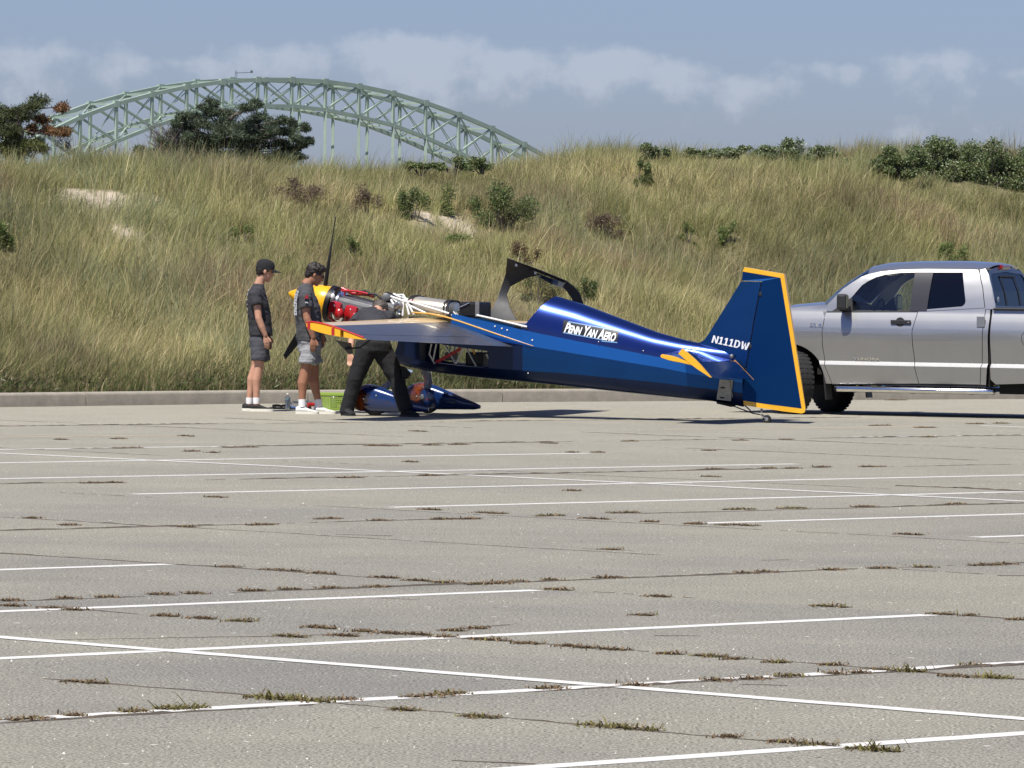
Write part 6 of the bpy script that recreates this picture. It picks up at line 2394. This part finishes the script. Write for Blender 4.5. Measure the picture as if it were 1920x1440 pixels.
MB().ellipsoid(HP(-.008, 0, .149), (.008, .008, .005), 8, 5).build('button', M_CAP, cp)
for k, (x, y, w_, h_) in enumerate(((466, 545, .012, .035), (464, 553, .012, .03), (463.8, 571, .012, .018), (464.6, 580, .014, .03), (463.8, 562, .01, .02))):
    MB().ellipsoid(J(x, y, -.06), (.008, w_ * 2.2, h_ * .55), 8, 6).build('shirt_print', M_PRINT, P1)
MB().tube([HP(.092, -.052, .012), HP(.106, -.03, .012), HP(.108, 0, .014), HP(.106, .03, .012), HP(.092, .052, .012)], [(.016, .004)] * 5, 8, flat=HR @ Vector((0, 0, 1))).build('sunglasses', M_LENS, P1)

# --- older man in grey
P2, J = person_root(582, 776, 'dark-haired man in faded grey tee and light grey shorts looking down at the engine')
b = MB()
HP, HR = head(b, J(591, 515, 0), (.93, .05, -.38), (.36, 0, .93), 1.02)
b.tube([J(574, 535, 0), J(580, 527, 0), J(587, 519, 0)], [.070, .062, .060], 12)
ring_stack(b, J, [(580, 645, 0, .09, .13), (579, 600, 0, .12, .15), (574, 560, 0, .11, .17), (574, 543, 0, .07, .14)])
for s, pts in ((-1, [(573, 552, -.18), (574, 577, -.215), (576, 598, -.235), (582, 615, -.23), (588, 634, -.22)]), (1, [(577, 552, .18), (580, 578, .21), (583, 600, .225), (594, 613, .26), (604, 627, .27)])):
    b.tube([J(*p) for p in pts], [.056, .052, .046, .044, .030], 12)
    hand(b, J(*pts[-1]), Vector((-.06, .02 * -s, -1)), (1, -s * .15, 0), 1.05, .9 * s)
for s, hip, knee, calf, ank in ((-1, (577, 652, -.09), (573, 694, -.09), (567.5, 718, -.09), (566.5, 755, -.09)), (1, (583, 652, .10), (589, 692, .10), (588, 716, .10), (597, 755, .10))):
    b.tube([J(*hip), J(lerp(hip[0], knee[0], .6), 676, hip[2]), J(*knee), J(*calf), J(lerp(calf[0], ank[0], .6), 738, ank[2]), J(*ank), J(ank[0], ank[1] + 8, ank[2])],
           [.078, .070, .062, .066, .046, .037, .038], 14)
remesh(b, 'body', M_SKIN2, P2, .0075, 3)
b = MB()
ring_stack(b, J, [(579.5, 640, 0, .150, .19), (579, 620, 0, .152, .192), (578.5, 598, 0, .154, .195), (577, 575, 0, .150, .212), (573, 556, 0, .128, .208), (572.5, 545, 0, .105, .16), (574, 536, 0, .080, .095), (576, 532, 0, .068, .07)])
for s in (-1, 1):
    x0 = 572 if s < 0 else 577
    b.tube([J(x0 + 2, 546, s * .14), J(x0, 553, s * .20), J(x0 + 2.5, 578, s * .24)], [.062, .080, .082], 14)
remesh(b, 'tee_shirt', M_TEE2, P2, .011, 4, .018, .11, 11)
b = MB()
ring_stack(b, J, [(580, 633, 0, .135, .175), (580.5, 650, 0, .140, .18), (580, 660, 0, .135, .175)])
for s, x1 in ((-1, 576.5), (1, 588.5)):
    b.tube([J(580, 650, s * .09), J(lerp(580, x1, .6), 668, s * .095), J(x1, 683, s * .10)], [.102, .106, .110], 16)
remesh(b, 'shorts', M_SHORT2, P2, .011, 3, .022, .09, 12)
for x, dy in ((566.5, -.09), (597, .10)):
    MB().tube([J(x, 763, dy), J(x, 755, dy), J(x - .3, 748.5, dy)], [.044, .045, .044], 12).build('sock', M_SOCK, P2, smooth=60)
for (hx, tx, dy, ddy) in ((554.5, 598, -.09, 0), (588, 630, .10, -.02)):
    h_, t_ = J(hx, 776, dy), J(tx, 776, dy + ddy)
    h_.z = t_.z = 0
    shoe(P2, h_, t_, M_SHOEW, M_SOLE, .095, .030, .050)
b = MB()
b.ellipsoid(HP(-.022, 0, .042), (.106, .092, .096), 18, 12, HR)
b.ellipsoid(HP(.030, 0, .092), (.075, .075, .045), 14, 9, HR)
b.ellipsoid(HP(-.075, 0, -.02), (.045, .070, .060), 12, 8, HR)
for k in range(26):
    q = random.uniform(0, 2 * math.pi)
    e = random.uniform(.1, 1.2)
    v = Vector((math.cos(q) * math.cos(e), math.sin(q) * math.cos(e), math.sin(e)))
    if v.x > .55 and v.z < .5:
        continue
    b.ellipsoid(HP(-.020 + v.x * .100, v.y * .088, .042 + v.z * .092), (.020, .018, .018), 8, 5, HR)
remesh(b, 'hair', M_HAIR1, P2, .008, 1, .014, .018, 13)
gl_ = empty('glasses', parent=P2)
MB().tube([HP(.090, -.050, .010), HP(.106, -.03, .010), HP(.108, -.008, .012)], [(.015, .004)] * 3, 8, flat=HR @ Vector((0, 0, 1))).build('lens', M_LENS, gl_)
MB().tube([HP(.108, .008, .012), HP(.106, .03, .010), HP(.090, .050, .010)], [(.015, .004)] * 3, 8, flat=HR @ Vector((0, 0, 1))).build('lens', M_LENS, gl_)
for s in (-1, 1):
    MB().tube([HP(.090, s * .062, .016), HP(.0, s * .088, .014)], .004, 6).build('temple', M_LENS, gl_)
MB().tube([J(587.5, 632, -.245), J(590.5, 633, -.20), J(589, 634.5, -.185)], .009, 8).build('wrist_band', mat('tan_band', (.30, .16, .09), .6), P2)
# prints on the shirt: red peak on the sleeve, pale block lettering down the back
wr = J(574.5, 556, -.318)
MB().prism([wr + Vector((-.025, 0, -.022)), wr + Vector((.026, 0, -.026)), wr + Vector((.016, -.003, .028)), wr + Vector((.004, -.004, .012)), wr + Vector((-.006, -.003, .026))], (0, .02, 0)).build('sleeve_print', M_PRINTR, P2)
wr = J(574.8, 567, -.324)
MB().box(wr, (.034, .02, .014)).build('sleeve_print', M_PRINT, P2)
for k in range(9):
    y = 547 + k * 5.2
    for j in range(3):
        c = J(554.2 + (max(0, 3 - k) ** 1.3) * .8 + j * 1.3, y, -.075 - j * .045)
        MB().box(c + Vector((-.006, 0, 0)), (.012, .034 if (k + j) % 3 else .018, .022 if (k * j) % 2 else .03), Matrix.Rotation(-.5 + .25 * j, 3, 'Z')).build('back_print', M_PRINT, P2)

# --- mechanic bent over the engine
P3, J = person_root(700, 780, 'mechanic in black trousers and dark shirt bent over the engine behind the wing')
b = MB()
HP, HR = head(b, J(713, 583, .62), (.55, .55, -.62), (.35, .45, .8), 1.0)
b.tube([J(704, 590, .50), J(708, 582, .56), J(711, 576, .60)], [.07, .062, .06], 12)
b.tube([J(700, 655, 0), J(700, 625, .12), J(701, 600, .36), J(702, 588, .50)], [(.12, .16), (.12, .15), (.12, .17), (.08, .14)], 16, flat=(0, 1, .3))
b.tube([J(676, 594, .42), J(664, 612, .30), J(660, 632, .10), J(657.5, 650, 0.0), J(656.5, 662, -.03)], [.055, .050, .043, .038, .028], 12)
hand(b, J(656.5, 662, -.03), Vector((-.02, -.1, -1)), (1, -.3, 0), 1.0, .6)
b.tube([J(728, 594, .42), J(742, 602, .60), J(726, 604, .85)], [.055, .046, .030], 12)
hand(b, J(726, 604, .85), Vector((-.6, .6, -.2)), (0, .3, 1), 1.0, .8)
for hip, knee, ank in (((686, 655, -.06), (668, 712, -.02), (651, 768, 0)), ((716, 655, .04), (744, 712, -.02), (758, 768, -.12))):
    b.tube([J(*hip), J(*knee), J(*ank)], [.09, .06, .04], 12)
remesh(b, 'body', M_SKIN1, P3, .0085, 3)
b = MB()
b.tube([J(698, 648, -.01), J(698, 632, .04), J(699, 612, .20), J(700, 597, .40), J(703, 588, .54)], [(.165, .20), (.16, .19), (.155, .19), (.135, .21), (.075, .10)], 20, flat=(0, 1, .3))
for s, pts in ((-1, [(688, 592, .46), (672, 596, .40), (665, 608, .31)]), (1, [(714, 592, .46), (730, 594, .42), (738, 599, .52)])):
    b.tube([J(*p) for p in pts], [.07, .078, .078], 14)
remesh(b, 'work_shirt', M_TEE1, P3, .011, 4, .016, .11, 21)
b = MB()
b.tube([J(700, 638, .02), J(700, 648, -.01), J(700, 662, -.02)], [(.15, .20), (.17, .215), (.15, .21)], 20, flat=(0, 1, 0))
for pts, rr_ in (([(688, 652, -.05), (677, 683, -.04), (667, 710, -.04), (660, 735, -.01), (652, 762, 0), (649, 776, 0)], [.125, .112, .094, .086, .082, .084]),
                 ([(714, 652, .03), (730, 683, 0), (744, 710, -.03), (751, 735, -.08), (758, 762, -.12), (760, 770, -.12)], [.125, .114, .096, .088, .084, .084])):
    b.tube([J(*p) for p in pts], rr_, 16)
remesh(b, 'trousers', M_JEAN, P3, .011, 3, .014, .17, 22)
for (hx, hy, tx, ty, dy, ddy) in ((644, 780, 662, 780, .03, -.20), (752, 783, 786, 783, -.13, -.05)):
    h_, t_ = J(hx, hy, 0), J(tx, ty, 0)
    h_.y, t_.y = dy, dy + ddy
    h_.z = t_.z = 0
    shoe(P3, h_, t_, M_SHOEB, M_BLK, .12, .03, .052)
b = MB()
b.ellipsoid(HP(-.02, 0, .035), (.102, .088, .092), 16, 10, HR)
b.ellipsoid(HP(-.07, 0, -.02), (.042, .066, .055), 12, 8, HR)
remesh(b, 'hair', M_HAIRG, P3, .008, 2, .012, .02, 23)
MB().prism([J(752, 687, -.12), J(759, 689, -.13), J(771, 701, -.13), J(764, 711, -.12), J(754, 712, -.12)], (0, .05, .01)).build('shop_rag', M_JEAN, P3, bevel=.01)

# ================================================================== THINGS ON THE GROUND
g = gnd(539, 768)
bt_ = empty('water_bottle', g)
M_PET = glass_mat('clear_bottle_plastic', (.86, .89, .91), .10)
MB().lathe((0, 0, 0), (0, 0, 1), [(0, .028), (.006, .033), (.05, .033), (.055, .031), (.06, .033), (.12, .033), (.15, .026), (.170, .014), (.185, .0125), (.19, .0125)], 20).build('bottle_body', M_PET, bt_, smooth=50)
MB().lathe((0, 0, 0), (0, 0, 1), [(.004, .027), (.01, .0305), (.118, .0305), (.12, .028)], 18).build('water', mat('still_water', (.55, .60, .63), .1, coat=.5), bt_, smooth=50)
MB().lathe((0, 0, 0), (0, 0, 1), [(.118, .0345), (.146, .0305)], 20, caps=False).build('label', mat('bottle_label', (.10, .15, .17), .5), bt_, smooth=50)
MB().lathe((0, 0, 0), (0, 0, 1), [(.184, .015), (.202, .015)], 16).build('cap', M_WHT, bt_, smooth=30)
tag(bt_, 'clear plastic water bottle standing on the pavement between the two men', 'bottle')
g = gnd(524, 767)
tr = empty('tool_tray', g, .3)
MB().box((0, 0, .012), (.22, .16, .02)).build('tray_base', M_BLKG, tr, bevel=.004)
for k in range(7):
    MB().box((-.09 + k * .03, random.uniform(-.03, .03), .035 + random.uniform(0, .012)), (.018, .12, .03), Matrix.Rotation(random.uniform(-.3, .3), 3, 'Z')).build('tool', M_BLKG, tr, bevel=.004)
tag(tr, 'low black tray of hand tools on the pavement by the black shoe', 'tool tray')
g = gnd(553, 768)
bl = MB()
for k in range(9):
    bl.ellipsoid((random.uniform(-.04, .05), random.uniform(-.04, .04), random.uniform(.012, .03)), (.03, .03, .02), 8, 6)
o = remesh(bl, 'cloth_rag', mat('blue_rag_cloth', (.09, .14, .30), .95), None, .007, 2, .01, .03, 31)
o.location = g
tag(o, 'crumpled blue rag lying beside the water bottle', 'rag')
g = gnd(562, 766)
bl = MB()
for k in range(12):
    bl.ellipsoid((random.uniform(-.10, .10), random.uniform(-.05, .05), random.uniform(.02, .07)), (.05, .04, .035), 8, 6)
o = remesh(bl, 'plastic_bag', glass_mat('thin_clear_bag', (.80, .80, .80), .16), None, .012, 2, .03, .04, 32)
o.location = g
tag(o, 'crumpled clear plastic bag on the pavement behind the grey-shirted man', 'bag')
g = gnd(584, 768)
rt = empty('power_drill', g, .5)
MB().tube([(-.05, 0, .06), (.06, 0, .06)], [.026, .022], 12).build('motor_housing', M_RED, rt, smooth=50)
MB().tube([(-.03, 0, .05), (-.045, 0, .015)], .019, 10).build('grip', M_RED, rt, smooth=50)
MB().tube([(.06, 0, .06), (.10, 0, .06)], [.016, .010], 10).build('chuck', M_BLKG, rt, smooth=50)
MB().box((-.045, 0, .018), (.07, .05, .034)).build('battery_pack', M_BLKG, rt, bevel=.006)
tag(rt, 'red hand power tool lying on the pavement between the white shoes', 'power tool')
g = gnd(626, 769)
bk = empty('plastic_basket', g, -.05)
M_LIME = mat('lime_green_plastic', (.27, .39, .06), .45, var=.08, scale=6)
W0, W1, D0, D1, HH = .155, .185, .11, .135, .195
MB().box((0, 0, .008), (2 * W0, 2 * D0, .012)).build('basket_floor', M_LIME, bk)
rimp = [(-W1, -D1, HH), (W1, -D1, HH), (W1, D1, HH), (-W1, D1, HH), (-W1, -D1, HH)]
for k in range(4):
    MB().beam(rimp[k], rimp[k + 1], .016, .034).build('rim', M_LIME, bk, bevel=.004)
lt = MB()
for face in range(4):
    def fp(u, v):
        W, D = lerp(W0, W1, v), lerp(D0, D1, v)
        z = v * HH
        return {0: (lerp(-W, W, u), -D, z), 1: (W, lerp(-D, D, u), z), 2: (lerp(W, -W, u), D, z), 3: (-W, lerp(D, -D, u), z)}[face]
    nb_ = 15 if face % 2 == 0 else 11
    for k in range(nb_ + 1):
        lt.beam(fp(k / nb_, 0), fp(k / nb_, .92), .010, .006, up=Vector((0, 1, 0)) if face % 2 == 0 else Vector((1, 0, 0)))
    for k in range(9):
        v = k / 8 * .9
        lt.beam(fp(0, v), fp(1, v), .006, .010 if k else .03)
o = lt.build('lattice_walls', M_LIME, bk)
o['kind'] = 'stuff'
tag(bk, 'lime green perforated plastic basket on the pavement behind the white shoes', 'basket')
for i, (x, y, z, c, lab, cat_, nm) in enumerate([(-.12, -.05, .185, M_RED, 'red-handled tool sticking out of the green basket', 'tool', 'hand_tool'),
                                                 (.0, .02, .13, M_ALU, 'dull metal parts can lying inside the green basket', 'can', 'parts_can'),
                                                 (.09, -.02, .15, M_BLKG, 'black coiled hose bundle inside the green basket', 'hose', 'hose_bundle')]):
    p = Vector(g) + Vector((x, y, z))
    mb = MB()
    if nm == 'hand_tool':
        mb.tube([(-.05, 0, 0), (0, 0, .012), (.06, 0, .02)], [.014, .012, .008], 10)
    elif nm == 'parts_can':
        mb.lathe((0, 0, -.115), (0, 0, 1), [(0, .045), (.01, .05), (.14, .05), (.15, .045)], 18)
    else:
        mb.tube([(.05 * math.cos(q), .05 * math.sin(q), -.02 + .006 * q - .06) for q in np.linspace(0, 15, 50)], .012, 8)
    o = mb.build(nm, c, None, smooth=50)
    o.location = p
    tag(o, lab, cat_)
